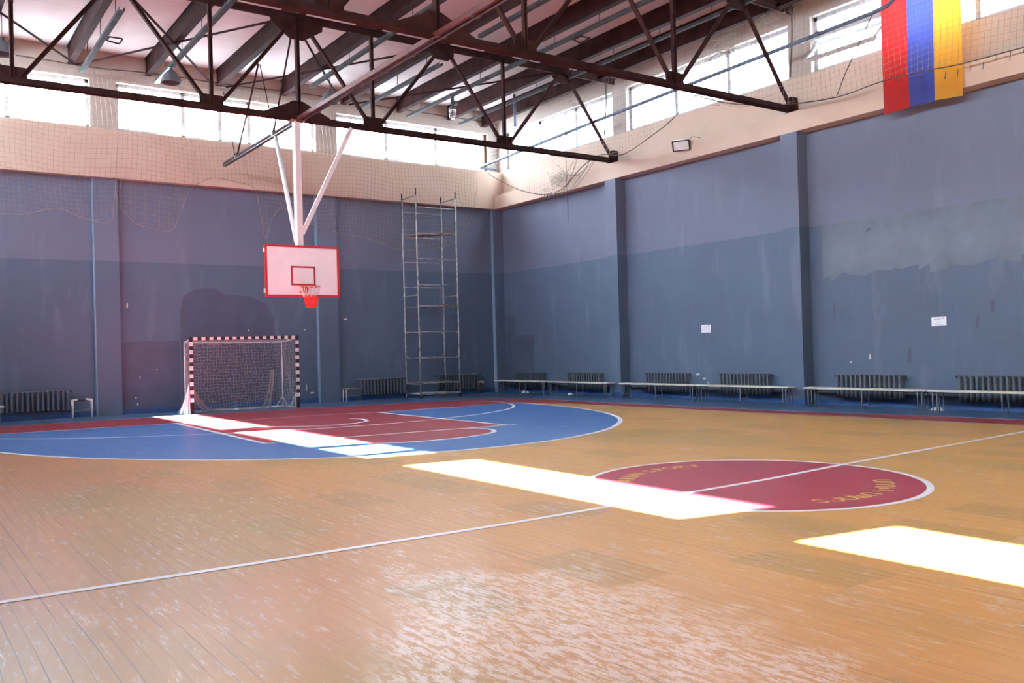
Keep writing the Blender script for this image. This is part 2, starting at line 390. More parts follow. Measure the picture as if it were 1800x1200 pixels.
fl.strip(catmull([(-17.3, -3.9), (-16.25, -5.74), (-15.37, -6.8), (-14.48, -7.5), (-13.57, -8.08), (-12.28, -8.72), (-10.9, -9.1), (-9.4, -9.25), (-8.06, -9.08), (-6.58, -8.62), (-5.21, -7.75), (-4.37, -6.72), (-3.78, -5.4), (-3.75, -4.4), (-4.2, -3.5)], 8), .085, .0032, 'f_white')
fl.strip(catmull([(-11.98, -6.9), (-11.23, -8.02), (-10.6, -8.5), (-9.94, -8.55), (-9.48, -8.28), (-9.26, -7.9), (-9.21, -7.5), (-9.35, -7.2)], 6), .10, .0033, 'f_white')
fl.strip([(x, y) for x, y in outer+outer_r], .055, .0031, 'f_white'); fl.strip(inner_r, .04, .0031, 'f_white')
cx0, cy0 = -10.36, -19.70
disc = [(cx0+1.80*math.cos(2*math.pi*k/96), cy0+1.80*math.sin(2*math.pi*k/96)) for k in range(96)]
fl.poly(disc, .002, 'f_disc')
fl.strip([(cx0+1.775*math.cos(2*math.pi*k/96), cy0+1.775*math.sin(2*math.pi*k/96)) for k in range(96)], .07, .003, 'f_white', True)
fl.strip([(XL, -19.60), (-17.5, -19.64), (-15.9, -19.72), (-13.6, -19.80), (-10.2, -19.75), (-8.4, -19.62), (-3.5, -19.42), (-2.6, -19.38)], .075, .0034, 'f_white')
def letters(text, rad, a0, a1, h, z):
    """yellow letters painted on a circle, tops outwards"""
    adv = [(.45 if ch == ' ' else 1.0) for ch in text]; tot = sum(adv); t = 0
    for ch, ad in zip(text, adv):
        a = a0+(a1-a0)*(t+ad/2)/tot; t += ad
        if ch == ' ': continue
        cu = bpy.data.curves.new('t', 'FONT'); cu.body = ch; cu.size = h*1.38; cu.align_x = 'CENTER'; cu.offset = .006; cu.resolution_u = 4
        to = bpy.data.objects.new('t', cu); C.objects.link(to)
        bpy.context.view_layer.update()
        me = to.evaluated_get(bpy.context.evaluated_depsgraph_get()).to_mesh()
        ca, sa = math.cos(a-math.pi/2), math.sin(a-math.pi/2); bx, by = cx0+rad*math.cos(a), cy0+rad*math.sin(a)
        vs_ = [(bx+v.co.x*ca-v.co.y*sa, by+v.co.x*sa+v.co.y*ca, z) for v in me.vertices]
        fl.add(vs_, [tuple(p.vertices) for p in me.polygons], 'f_yellow')
        bpy.data.objects.remove(to)
R_ = math.radians
letters('ARUN SPORT', 1.27, R_(138), R_(66), .18, .0035)
letters('\u0531\u0550\u0548\u0552\u0546 \u054d\u054a\u0548\u0550\u054f', 1.27, R_(-42), R_(-116), .18, .0035)
fo = fl.build('floor'); struct(fo, 'worn varnished board floor with painted ball court markings', 'floor')

# ---------------- walls ----------------
Z0, Z1, ZT = 7.87, 9.20, 9.97     # window sill, window head, underside of roof slabs
ZB, ZL = 6.48, 6.96               # ring beam underside and ledge
T = .35
def wall_with_openings(name, axis, w0, w1, face, outs, ops, label, extra=None):
    """axis 'x': wall runs along x at y=face..face+outs ; axis 'y': runs along y at x=face.."""
    mb = MB()
    def bx(a0, a1, z0, z1, m, t0=0., t1=None):
        t1 = outs if t1 is None else t1
        if axis == 'x': mb.box((a0, face+t0, z0), (a1, face+t1, z1), m)
        else: mb.box((face+t0, a0, z0), (face+t1, a1, z1), m)
    bx(w0, w1, 0, ZB, 'wall'); bx(w0, w1, ZB, Z0, 'band'); bx(w0, w1, Z1, ZT+.2, 'upper')
    e = w0
    for a, b in sorted(ops): bx(e, a, Z0, Z1, 'upper'); e = b
    bx(e, w1, Z0, Z1, 'upper')
    if extra: extra(mb)
    o = mb.build(name); return struct(o, label, 'wall')
ops_b = [(-6.25, -.42), (-12.78, -6.95), (-19.4, -13.45)]
ops_r = [(-6.17, -.40), (-12.56, -6.77), (-18.95, -13.20), (-25.35, -19.6), (-31.75, -26.0), (-38.2, -32.4)]
ops_l = [(-6.35, -.10), (-10.95, -6.85), (-13.05, -11.12), (-19.20, -14.0), (-20.03, -19.86), (-26.0, -20.25), (-31.75, -26.6), (-38.2, -32.4)]
def back_extra(mb):
    y = -.003
    def patch(pts, m='wall_dark', yy=y): mb.add([(x, yy, z) for x, z in pts], [tuple(range(len(pts)))], m)
    patch([(-12.80, .14), (-12.80, 1.97), (-11.9, 2.03), (-11.25, 2.02), (-11.25, .14)])
    patch([(-11.22, .14), (-11.2, 2.9), (-11.1, 3.3), (-10.75, 3.5), (-10.2, 3.52), (-9.9, 3.35), (-9.2, 3.3), (-8.7, 3.1), (-8.45, 2.6), (-8.4, .14)])
    for x, z, w, h in ((-12.65, 2.96, .05, .14), (-6.19, 2.59, .16, .05), (-7.49, 2.27, .03, .05), (-12.48, .43, .05, .05), (-12.44, .24, .05, .05), (-9.26, 2.26, .04, .05), (-7.5, .42, .05, .2), (-7.38, .3, .16, .05), (-11.9, 1.2, .03, .03), (-12.35, 1.0, .04, .03)):
        mb.add([(x, -.006, z), (x+w*.9, -.006, z-h*.15), (x+w, -.006, z+h*.7), (x+w*.4, -.006, z+h)], [(0, 1, 2, 3)], 'chip')
wb = wall_with_openings('wall_back', 'x', XL, .35, 0, T, ops_b, 'slate blue gym wall behind the goal and hoop', back_extra)
def right_extra(mb):
    def patch(pts, m='wall_dark', xx=-.003): mb.add([(xx, y, z) for y, z in pts], [tuple(range(len(pts)))], m)
    patch([(-.16, .14), (-1.85, .14), (-1.85, 1.98), (-.75, 2.0), (-.75, 2.65), (-.16, 2.68)])
    rr = random.Random(3); y = -13.35
    while y > -18.8:
        w = rr.uniform(.12, .45); zt = 4.25-.05*(y+18.9)*.6+rr.uniform(-.12, .12)*1.2; patch([(y, 3.0+rr.uniform(-.15, .1)), (max(-18.9, y-w), 3.0+rr.uniform(-.1, .1)), (max(-18.9, y-w), 4.22), (y, 4.22)], 'wall_mid'); y -= w
    for y, z, w, h in ((-9.4, .66, .14, .05), (-9.6, .55, .1, .05), (-9.72, .44, .06, .04), (-14.54, 1.07, .05, .12), (-14.04, .98, .04, .04), (-1.9, 2.2, .03, .03)):
        mb.add([(-.006, y, z), (-.006, y+w*.9, z-h*.2), (-.006, y+w, z+h*.7), (-.006, y+w*.3, z+h)], [(0, 1, 2, 3)], 'chip')
    for y, z, w, h in ((-13.6, 2.0, .06, .45), (-17.2, 1.95, .08, .3), (-16.9, 1.65, .06, .3), (-15.4, .95, .09, .35), (-14.5, 3.9, .12, .1)):
        mb.add([(-.004, y, z), (-.004, y-w, z+.05), (-.004, y-w*1.1, z+h), (-.004, y-.02, z+h*.9)], [(0, 1, 2, 3)], 'wall_dark')
wr = wall_with_openings('wall_right', 'y', YF, 0, 0, T, ops_r, 'slate blue gym wall behind the row of benches', right_extra)
wl = wall_with_openings('wall_left', 'y', YF, 0, XL, -T, ops_l, 'slate blue gym wall that lets the sun in', None)
fw = MB(); fw.box((XL-T, YF, 0), (T, YF-T, ZB), 'wall'); fw.box((XL-T, YF, ZB), (T, YF-T, ZT+.2), 'band'); struct(fw.build('wall_front'), 'slate blue gym wall behind the photographer', 'wall')
cl = MB(); cl.box((XL-T, YF-T, ZT), (T, T, ZT+.2), 'ceil'); struct(cl.build('ceiling'), 'whitewashed concrete roof slabs above the trusses', 'ceiling')

# ring beams and pilasters
tn = 0
def trim(mb, label, cat='pilaster'):
    global tn
    tn += 1; return struct(mb.build('trim_%d' % tn), label, cat)
mb = MB(); mb.box((-.374, YF, ZB), (0, -.25, ZL), 'band'); trim(mb, 'peach ring beam with a ledge along the right wall', 'ring beam')
mb = MB(); mb.box((XL, -.25, ZB), (0, 0, Z0-.06), 'band'); trim(mb, 'deep peach band under the windows of the end wall', 'ring beam')
mb = MB(); mb.box((XL, YF, ZB), (XL+.374, -.25, ZL), 'band'); trim(mb, 'peach ring beam along the sunny left wall', 'ring beam')
for i in range(5):
    y = -6.14-6.4*i
    mb = MB(); mb.box((-.374, y-.47, 0), (0, y, ZB), 'wall')
    trim(mb, ['slate pilaster between the first and second bench rows', 'slate pilaster between the second and third bench rows', 'slate pilaster out of view near the photographer', 'slate pilaster behind the photographer', 'slate pilaster at the far end behind the photographer'][i])
    if i < 5:
        mb = MB(); mb.box((XL, y-.47, 0), (XL+.374, y, ZB), 'wall'); trim(mb, 'slate pilaster on the unseen left wall')
for x0, x1, lb in ((-13.47, -12.83, 'slate pilaster left of the goal'), (-7.08, -6.40, 'slate pilaster behind the backboard edge'), (-.42, 0, 'slate pilaster in the corner by the scaffold')):
    mb = MB(); mb.box((x0, -.15, 0), (x1, 0, ZB), 'wall'); mb.box((x0-.004, -.152, .0), (x0+.02, 0, ZB-.001), 'pil_lit_side'); trim(mb, lb)
# blue painted skirting
for nm, segs, lb in (('baseboard_right', [((-.025, -.15), (0, -6.14)), ((-.025, -6.61), (0, -12.54)), ((-.025, -13.01), (0, -18.94)), ((-.025, -19.4), (0, YF)), ((-.399, -6.11), (-.374, -6.64)), ((-.399, -12.51), (-.374, -13.04))], 'bright blue painted skirting along the bench wall'),
                     ('baseboard_back', [((XL, -.025), (-13.47, 0)), ((-12.83, -.025), (-7.08, 0)), ((-6.40, -.025), (-.42, 0))], 'dark blue painted skirting behind the goal')):
    mb = MB()
    for a, b in segs: mb.box((a[0], a[1], 0), (b[0], b[1], .15), 'skirt')
    struct(mb.build(nm), lb, 'skirting')
# window sills on the end wall
# ---------------- windows ----------------
wn_ = 0
def window(axis, a, b, mull, face, outs, label, brown=False, skip=None):
    """frame set 0.14 m into the opening, one pane object per window"""
    global wn_
    wn_ += 1; d = .16*(1 if outs > 0 else -1); t = .05*(1 if outs > 0 else -1)
    def P3(u, w, z): return (u, face+w, z) if axis == 'x' else (face+w, u, z)
    mb = MB(); fm = 'frame'; g = .09
    mb.box(P3(a, d, Z0), P3(b, d+t, Z0+g), fm); mb.box(P3(a, d, Z1-g), P3(b, d+t, Z1), fm)
    mb.box(P3(a, d, Z0), P3(a+g, d+t, Z1), fm); mb.box(P3(b-g, d, Z0), P3(b, d+t, Z1), 'frame_brown' if brown else fm)
    if brown: mb.box(P3(b-g-.04, d-t, Z0), P3(b-g, d+t, Z1), 'frame_brown')
    for q in mull: mb.box(P3(q-.055, d, Z0), P3(q+.055, d+t, Z1), fm)
    mb.box(P3(a, 0, Z0), P3(b, outs, Z0+.006), 'sill')
    o = struct(mb.build('window_%d' % wn_), label, 'window')
    gb = MB(); q = d+t/2
    cuts = [(a+g, b-g)] if not skip else [(a+g, skip[0]), (skip[1], b-g)]
    for c0, c1 in cuts:
        if c1-c0 > .05: gb.add([P3(c0, q, Z0+g), P3(c1, q, Z0+g), P3(c1, q, Z1-g), P3(c0, q, Z1-g)], [(0, 1, 2, 3)], 'glass')
    gb.build('pane', o)
    return o
lbs = ['three light strip window over the scaffold corner', 'three light strip window above the goal and hoop', 'three light strip window at the far left of the end wall']
mulls = [(-4.41, -2.5), (-10.95, -9.89, -9.02), (-17.3, -15.41)]
for (a, b), lb, mu in zip(ops_b, lbs, mulls): window('x', a, b, mu, 0, T, lb, brown=(b > -1))
wopen = None
for i, (a, b) in enumerate(ops_r):
    mu = [b-1.93, b-3.86]
    if i == 1: mu = (-8.66, -10.56)
    o = window('y', a, b, mu, 0, T, ['three light strip window nearest the corner on the bench wall', 'three light strip window above the floodlight', 'strip window beside the flag with one tilted open sash'][i] if i < 3 else 'strip window above the unseen part of the right wall', skip=(-15.13, -13.26) if i == 2 else None)
    if i == 2: wopen = o
for (a, b) in ops_l: window('y', a, b, [], XL, -T, 'sunlit window in the unseen left wall')
# tilted sash, hinged half way up, leaning into the hall
mb = MB(); y0, y1 = -13.30, -15.10
def sp(y, s): return (.16-.52*s, y, 8.56-.50*s)
def spo(y, s): return (.16+.30*s, y, 8.56+.3*s)
for a, b in ((sp(y0, 1), sp(y1, 1)), (sp(y0, 0), sp(y0, 1)), (sp(y1, 0), sp(y1, 1)), (sp(y0, 0), sp(y1, 0))): mb.bar(a, b, .08, .07, 'frame', (0, 1, 0) if a[1] == b[1] else (1, 0, -1))
mb.bar((.02, y0+.35, 8.68), (.02, y1-.02, 8.68), .14, .09, 'frame', (0, 0, 1)); mb.bar(spo(y0, 1), spo(y1, 1), .06, .05, 'frame', (1, 0, 1)); mb.bar(sp(y0, 0), spo(y0, 1), .045, .05, 'frame'); mb.bar(sp(y1, 0), spo(y1, 1), .045, .05, 'frame')
sa = mb.build('sash', wopen); sa['label'] = 'open sash tilted into the hall'
gb = MB(); gb.add([sp(y0, 1), sp(y1, 1), spo(y1, 1), spo(y0, 1)], [(0, 1, 2, 3)], 'glass'); gb.build('pane', sa)

# ---------------- roof steel ----------------
def ordinal(i): return ['first', 'second', 'third', 'fourth', 'fifth', 'sixth', 'seventh', 'eighth', 'ninth', 'tenth'][i]
for i in range(10):
    x = -.62 if i == 0 else -1.98*i-.05
    mb = MB(); zb = 9.50 if i else 9.42
    mb.box((x-.085, YF, zb), (x+.085, 0, zb+.015), 'steel'); mb.box((x-.085, YF, ZT-.02), (x+.085, 0, ZT), 'steel'); mb.box((x-.05, YF, zb+.015), (x+.05, 0, ZT-.02), 'steel')
    o = mb.build('roof_purlin'); tag(o, ('brown steel roof purlin hugging the bench wall' if i == 0 else '%s long brown roof purlin out from the bench wall' % ordinal(i-1)), 'purlin', 'purlins under the roof slabs')
ZBC, ZTC = 7.0, 9.42
def truss(y, label):
    t = thing('roof_truss', label, 'truss', (-10.1, y, ZL), 'steel roof trusses')
    L = (-10.1, y, ZL)
    mb = MB(); mb.box((XL+.1, y-.10, ZBC), (-.12, y+.10, ZBC+.018), 'steel'); mb.box((XL+.1, y-.02, ZBC+.018), (-.12, y+.02, ZBC+.14), 'steel')
    for k in range(9): mb.box((-19.2+2.1*k, y-.045, ZBC+.018), (-19.1+2.1*k, y+.045, ZBC+.13), 'steel')
    mb.build('bottom_chord', t, L)
    mb = MB(); mb.box((XL+.1, y-.11, ZTC+.06), (-.1, y+.11, ZTC+.078), 'steel'); mb.box((XL+.1, y-.022, ZTC-.07), (-.1, y+.022, ZTC+.06), 'steel'); mb.build('top_chord', t, L)
    bn = [-.2, -4.17, -8.13, -12.08, -15.95, -19.9]; tp = [-2.1, -6.08, -10.06, -14.05, -18.0]
    def post(x, w=.075):
        b = MB(); b.bar((x-.028, y, ZBC+.1), (x-.028, y, ZTC), .012+w, .02, 'steel'); b.bar((x+.028, y, ZBC+.1), (x+.028, y, ZTC), .012+w, .02, 'steel'); b.bar((x, y, ZBC+.1), (x, y, ZTC), .02, .045, 'steel')
        for q in (.33, .66): b.box((x-.045, y-.045, ZBC+(ZTC-ZBC)*q), (x+.045, y+.045, ZBC+(ZTC-ZBC)*q+.05), 'steel')
        b.build('post', t, L)
    for x in bn[1:-1]: post(x)
    post(-10.06, .12)
    def diag(a, b_):
        b = MB(); b.angle(a, b_, .10, .012, 'steel', (0, 1, 0)); b.build('diagonal', t, L)
    for x in tp:
        for s in (-1, 1):
            near = [q for q in bn if abs(abs(q-x)-1.95) < .2 and (q-x)*s > 0]
            if near:
                q = near[0]; ex = .17*s
                zlo = ZBC+.14 if abs(q) > 1 and abs(q) < 19 else ZBC+.16
                diag((x+.14*s, y, ZTC-.08), (q-.12*s, y, zlo))
    def gusset(pts): 
        b = MB(); v = [(x, y-.013, z) for x, z in pts]+[(x, y+.013, z) for x, z in pts]; n = len(pts)
        b.add(v, [tuple(range(n)), tuple(range(2*n-1, n-1, -1))]+[(i, (i+1) % n, n+(i+1) % n, n+i) for i in range(n)], 'steel'); b.build('gusset', t, L)
    for x in bn[1:-1]: gusset([(x-.27, ZBC+.10), (x+.27, ZBC+.10), (x+.25, ZBC+.34), (x-.25, ZBC+.34)])
    for x in tp:
        if x != -10.06: gusset([(x-.36, ZTC), (x+.36, ZTC), (x+.34, ZTC-.2), (x+.16, ZTC-.32), (x-.16, ZTC-.32), (x-.34, ZTC-.2)])
    gusset([(-10.95, ZBC+.12), (-9.2, ZBC+.12), (-9.75, ZBC+.38), (-9.95, ZBC+.47), (-10.2, ZBC+.47), (-10.35, ZBC+.38)])
    gusset([(-10.75, ZTC+.03), (-9.4, ZTC+.03), (-9.42, ZTC-.2), (-9.9, ZTC-.5), (-10.22, ZTC-.5), (-10.65, ZTC-.2)])
    b = MB(); b.box((-.32, y-.09, ZL), (-.10, y+.09, ZBC+.34), 'steel'); b.box((-.34, y-.16, ZL), (-.05, y+.16, ZL+.02), 'steel'); tag(b.build('bearing_plate', t, L), None)
    b = MB(); b.box((XL+.05, y-.16, ZL), (XL+.34, y+.16, ZL+.02), 'steel'); b.box((XL+.10, y-.09, ZL), (XL+.32, y+.09, ZBC+.34), 'steel'); b.build('bearing_plate', t, L)
    return t
YT1, YT2 = -6.38, -12.79
truss(YT1, 'brown lattice roof truss that carries the hoop pole, the farther one')
truss(YT2, 'brown lattice roof truss crossing the top of the view, the nearer one')
# roof plane bracing between end wall and first truss
br = [((-13.95, YT1, 9.40), (-10.15, -.02, 9.53)), ((-10.15, YT1, 9.40), (-6.05, -.02, 9.50)), ((-10.2, YT1, 9.43), (-13.8, -.02, 9.50)), ((-17.9, YT1, 9.43), (-13.75, -.02, 9.50)), ((-6.1, YT1, 9.43), (-9.75, -.02, 9.50)), ((-2.1, YT1, 9.43), (-5.8, -.02, 9.52))]
bl = ['thin roof brace rising from the left top joint towards the end wall', 'thin roof brace from the centre top joint down to the end wall behind the pole', 'thin roof brace from the centre top joint leftwards to the end wall', 'thin roof brace at the far left between end wall and truss', 'thin roof brace from the sixth purlin to the end wall above the hoop', 'thin roof brace nearest the bench wall passing the glass jar lamp']
for (a, b), lb in zip(br, bl):
    mb = MB(); z = .0
    mb.angle(a, b, .055, .008, 'steel', (0, 0, 1)); tag(mb.build('roof_brace', None), lb, 'brace', 'angle iron braces under the roof')
# hanging channel running along the hall above the hoop
mb = MB(); yb0, yb1 = -.85, -16.5
for xx, mm in ((-10.15, 'steel_red'), (-10.04, 'steel_grey')):
    mb.box((xx-.006, yb1, 6.985), (xx+.006, -6.5, 7.07), mm); mb.box((xx-.02, yb1, 6.97), (xx+.035, -6.5, 6.985), mm)
    for k in range(8): mb.box((xx-.02, -7.4-1.1*k, 6.965), (xx+.06, -7.5-1.1*k, 6.99), 'steel_grey')
mb.box((-10.10-.05, yb0, 6.955), (-10.10+.05, -6.5, 6.975), 'steel_grey'); mb.box((-10.14, yb0, 6.975), (-10.125, -6.5, 7.06), 'steel'); mb.box((-10.075, yb0, 6.975), (-10.06, -6.5, 7.06), 'steel')
ch = thing('hanging_channel', 'long steel channel crossing both trusses above the hoop pole, end hanging free', 'steel beam', (-10.1, YT1, 6.96))
mb.build('channel', ch, (-10.1, YT1, 6.96))
rods = [((-10.99, YT1+.03, 8.2), (-10.10, -2.0, 7.06), .022), ((-11.80, YT1+.03, 7.45), (-10.12, -1.85, 7.06), .010), ((-10.95, YT1+.03, 8.2), (-10.1, -4.85, 7.06), .012), ((-10.18, YT1+.03, 9.03), (-10.09, -4.78, 7.06), .022)]
for a, b, r in rods: mb = MB(); mb.tube([a, b], r, 'steel', 6); mb.build('hanger_rod', ch, (-10.1, YT1, 6.96))
for y in (-1.93, -4.82): mb = MB(); mb.box((-10.15, y-.06, 6.98), (-10.05, y+.06, 7.12), 'steel_grey'); mb.build('hanger_clip', ch, (-10.1, YT1, 6.96))

# lighting trunking
tr = [(-13.70, -5.45, -.35, 9.2, 'grey trunking with a square bracket, leftmost in view'), (-11.80, -7.4, -.42, 9.2, 'grey trunking that ends white in front of the window left of the goal'), (-7.87, -18., -1.9, 9.25, 'grey trunking ending just right of the hoop pole'), (-5.66, -5.6, -.42, 9.25, 'short grey trunking whose cut end hangs free in mid roof'), (-5.9, -18, -7.9, 9.25, 'dark trunking starting behind the nearer truss, above the flag bay'), (-3.88, -18, -.42, 9.25, 'grey trunking that carries the glass jar lamp'), (-1.86, -18, -.42, 9.25, 'slim grey trunking nearest the bench wall')]
for i, (x, y0, y1, z, lb) in enumerate(tr):
    t = thing('light_trunking', lb, 'trunking', (x, y1, z), 'cable trunkings under the roof'); L = (x, y1, z)
    w = .06 if i < 6 else .035
    mb = MB(); mb.box((x-w, y0, z-.0), (x+w, y1, z+.012), 'trunk'); mb.box((x-w, y0, z+.012), (x-w+.01, y1, z+.08), 'trunk'); mb.box((x+w-.01, y0, z+.012), (x+w, y1, z+.08), 'trunk'); mb.build('channel', t, L)
    if i == 1:
        mb = MB(); mb.box((x-w-.003, -2.0, z-.004), (x+w+.003, y1-.01, z+.0), 'white'); q = mb.build('cover', t, L); q['label'] = 'white end cover'
    y = y1-.9
    while y > y0+.2:
        mb = MB(); mb.tube([(x, y, z+.08), (x, y-.03, (z+9.97)/2), (x+.02, y, 9.96)], .010, 'wire', 5); mb.box((x-.03, y-.02, z+.078), (x+.03, y+.02, z+.10), 'wire'); mb.build('hook', t, L); y -= 1.75
    for yy in {0: (-3.3,), 4: (-12.4,), 5: (-9.0,)}.get(i, ()):
        mb = MB(); a, b = x+w+.02, x+w+.32
        for p, q in (((a, yy, z), (b, yy+.1, z)), ((b, yy+.1, z), (b, yy-.3, z)), ((b, yy-.3, z), (a, yy-.3, z)), ((a, yy-.3, z), (a, yy, z))): mb.bar(p, q, .03, .03, 'steel', (0, 0, 1))
        mb.build('bracket', t, L)
# bell lamps and the jar lamp
for (x, y), lb in (((-11.80, -1.97), 'big grey bell lamp left of the hoop pole over the goal'), ((-7.45, -2.3), 'grey bell lamp right of the hoop pole, half behind the channel'), ((-15.72, -2.3), 'grey bell lamp cut by the left edge of the picture')):
    t = thing('bell_lamp', lb, 'lamp', (x, y, 8.85), 'dusty bell lamps')
    mb = MB(); mb.lathe((x, y, 8.80), [(.27, 0), (.262, .01), (.245, .10), (.19, .22), (.11, .30), (.06, .34), (.05, .345), (.04, .33), (.10, .285), (.18, .205), (.235, .095), (.26, 0), (.27, 0)], 'lampgrey', 28); mb.build('lamp_shade', t, (x, y, 8.85))
    mb = MB(); mb.lathe((x, y, 9.12), [(0, 0), (.045, 0), (.05, .02), (.05, .065), (.02, .074), (0, .074)], 'wire', 14); mb.build('lamp_holder', t, (x, y, 8.85))
    if x > -11 or x < -13: mb = MB(); mb.tube([(x, y, 9.19), (x, y, 9.97)], .008, 'wire', 5); mb.build('hanging_rod', t, (x, y, 8.85))
x, y = -3.88, -3.25
t = thing('jar_lamp', 'glass jar lamp in a wire cage under the trunking', 'lamp', (x, y, 8.6))
mb = MB(); mb.lathe((x, y, 8.56), [(.0, 0), (.06, .01), (.10, .06), (.115, .13), (.115, .25), (.09, .30)], 'lampglass', 22); mb.build('glass_jar', t, (x, y, 8.6))
mb = MB(); mb.lathe((x, y, 8.84), [(.0, .0), (.10, 0), (.12, .03), (.10, .08), (.055, .11), (.055, .409), (0, .409)], 'lampgrey', 20); mb.box((x+.05, y-.06, 9.0), (x+.17, y+.06, 9.12), 'lampgrey'); mb.build('lamp_holder', t, (x, y, 8.6))
mb = MB()
for k in range(6):
    a = k*math.pi/3; ca, sa_ = math.cos(a), math.sin(a)
    mb.tube([(x+.11*ca, y+.11*sa_, 8.86), (x+.125*ca, y+.125*sa_, 8.70), (x+.08*ca, y+.08*sa_, 8.56), (x, y, 8.535)], .004, 'wire', 4)
mb.build('wire_cage', t, (x, y, 8.6))

# blue grey pipe along the right windows
mb = MB(); pp = [(-.30, -.26, 7.90), (-.86, -.16, 7.93), (-.92, -.20, 7.93), (-.94, -.3, 7.935), (-.92, -2.1, 8.0), (-.92, -6.38, 8.14), (-.90, -10.7, 8.27), (-.90, -15.4, 8.40), (-.90, -15.75, 8.44), (-.9, -15.95, 8.58), (-.9, -16.0, 8.9), (-.9, -16.02, 9.5)]
mb.tube(pp, .045, 'bluepipe', 10)
for y in (-.4, -5., -9.6, -14.): mb.tube([(-.92, y, interp([(-15.4, 8.40), (-10.7, 8.27), (-6.38, 8.14), (-.3, 7.935)], y)), (-.92, y-.1, interp([(-15.4, 8.40), (-10.7, 8.27), (-6.38, 8.14), (-.3, 7.935)], y))], .056, 'bluepipe', 10)
tag(mb.build('water_pipe'), 'blue grey pipe running across the windows of the bench wall', 'pipe')
mb = MB(); mb.tube([(-.9, -2.35, 8.9), (-.9, -2.35, 9.96)], .05, 'bluepipe', 10); tag(mb.build('stub_pipe'), 'short dark upright pipe hanging from the roof near the corner', 'pipe')
# surface cable on the end wall
mb = MB(); mb.tube(catmull([(XL+.02, -.02, 9.53), (-15.2, -.02, 9.53), (-13.4, -.02, 9.50), (-11.8, -.02, 9.58), (-9, -.02, 9.60), (-7.4, -.02, 9.66), (-4, -.02, 9.62), (-.42, -.02, 9.62)], 5), .014, 'rope', 5); tag(mb.build('wall_cable'), 'thin dark cable along the top of the end wall', 'cable')

# ---------------- flag ----------------
t = thing('flag', 'hanging red, blue and orange flag on the bench wall', 'flag', (-.45, -16.2, 9.3))
def flagx(u, z): return -.44-.035*math.sin(u*9+.6)*(.3+.7*min(1, (9.3-z)/3))-.02*math.sin(u*21+z)
cols = ['fl_red', 'fl_blue', 'fl_or']; mb = MB(); nu, nz = 36, 40; vs_ = []; 
for j in range(nz+1):
    for i in range(nu+1):
        u = i/nu; z = 9.3-(9.3-6.30)*j/nz+(.05*math.sin(u*3.1) if j == nz else 0)
        vs_.append((flagx(u, z), -15.32-1.70*u, z))
for c in range(3):
    fs = [(j*(nu+1)+i, (j+1)*(nu+1)+i, (j+1)*(nu+1)+i+1, j*(nu+1)+i+1) for j in range(nz) for i in range(c*12, c*12+12)]
    b = MB(); b.add(vs_, fs, cols[c], True); o = b.build('stripe', t, (-.45, -16.2, 9.3)); o['label'] = ['red stripe', 'blue stripe', 'orange stripe'][c]
mb = MB(); mb.tube([(-.45, -15.2, 9.3), (-.45, -17.15, 9.3)], .02, 'plank', 8); mb.build('pole', t, (-.45, -16.2, 9.3))

# floodlight on the beam ledge
t = thing('floodlight', 'black floodlight fixed to the edge of the peach beam', 'floodlight', (-.45, -9.45, 6.96))
L = (-.45, -9.45, 6.96)
rot = Matrix.Rotation(math.radians(32), 4, 'Z') @ Matrix.Rotation(math.radians(-28), 4, 'Y')
def fb(mb_): 
    mb_.v = [tuple(Vector((-.52, -9.45, 6.86))+(rot @ Vector(v))) for v in mb_.v]; return mb_
mb = MB(); mb.box((-.05, -.24, -.15), (.02, .24, .15), 'black'); mb.box((.02, -.16, -.10), (.12, .16, .10), 'black'); 
for k in range(6): mb.box((.12, -.14+.055*k, -.09), (.16, -.125+.055*k, .09), 'black')
fb(mb).build('lamp_housing', t, L)
mb = MB(); mb.box((-.056, -.20, -.115), (-.051, .20, .115), 'white'); q = fb(mb).build('lamp_lens', t, L); q['label'] = 'pale reflector glass'
mb = MB(); mb.bar((-.374, -9.45, 6.90), (-.45, -9.45, 6.88), .05, .03, 'black'); mb.build('bracket', t, L)
mb = MB(); mb.tube(catmull([(-.40, -9.5, 6.93), (-.36, -9.7, 7.05), (-.2, -9.9, 7.0), (-.03, -10.2, 6.98), (-.03, -13, 6.985)], 6), .008, 'wire', 5); mb.build('cable', t, L)

# ---------------- basketball hoop ----------------
hy = -6.42
t = thing('basketball_hoop', 'ceiling hung basketball hoop with white red bordered backboard', 'basketball hoop', (-10.1, hy, 2.57)); L = (-10.1, hy, 2.57)
mb = MB(); mb.box((-10.19, hy-.05, 3.98), (-10.06, hy+.05, ZBC-.005), 'pink'); mb.box((-10.215, hy-.08, 3.98), (-10.19, hy+.08, ZBC-.005), 'gloss_white'); mb.box((-10.30, hy-.12, ZBC-.025), (-9.95, hy+.12, ZBC-.005), 'rust'); mb.build('pole', t, L)
mb = MB(); mb.tube([(-10.1, -4.95, 6.94), (-10.19, hy+.06, 4.15)], .052, 'gloss_white', 10); mb.build('strut', t, L)
mb = MB(); mb.bar((-8.74, hy, ZBC-.01), (-10.06, hy, 4.35), .05, .10, 'pink'); mb.build('strut', t, L)
bx0, bx1, bz0, bz1 = -11.03, -9.23, 2.85, 4.05; by = hy-.15
bb = MB(); bb.box((bx0+.03, by, bz0+.03), (bx1-.03, by+.03, bz1-.03), 'board'); bo = bb.build('backboard', t, L, .004)
mb = MB(); w = .05
mb.box((bx0, by-.012, bz0), (bx1, by+.04, bz0+w), 'bb_red'); mb.box((bx0, by-.012, bz1-w), (bx1, by+.04, bz1), 'bb_red'); mb.box((bx0, by-.012, bz0+w), (bx0+w, by+.04, bz1-w), 'bb_red'); mb.box((bx1-w, by-.012, bz0+w), (bx1, by+.04, bz1-w), 'bb_red')
q = mb.build('border', bo, L); q['label'] = 'crimson border'
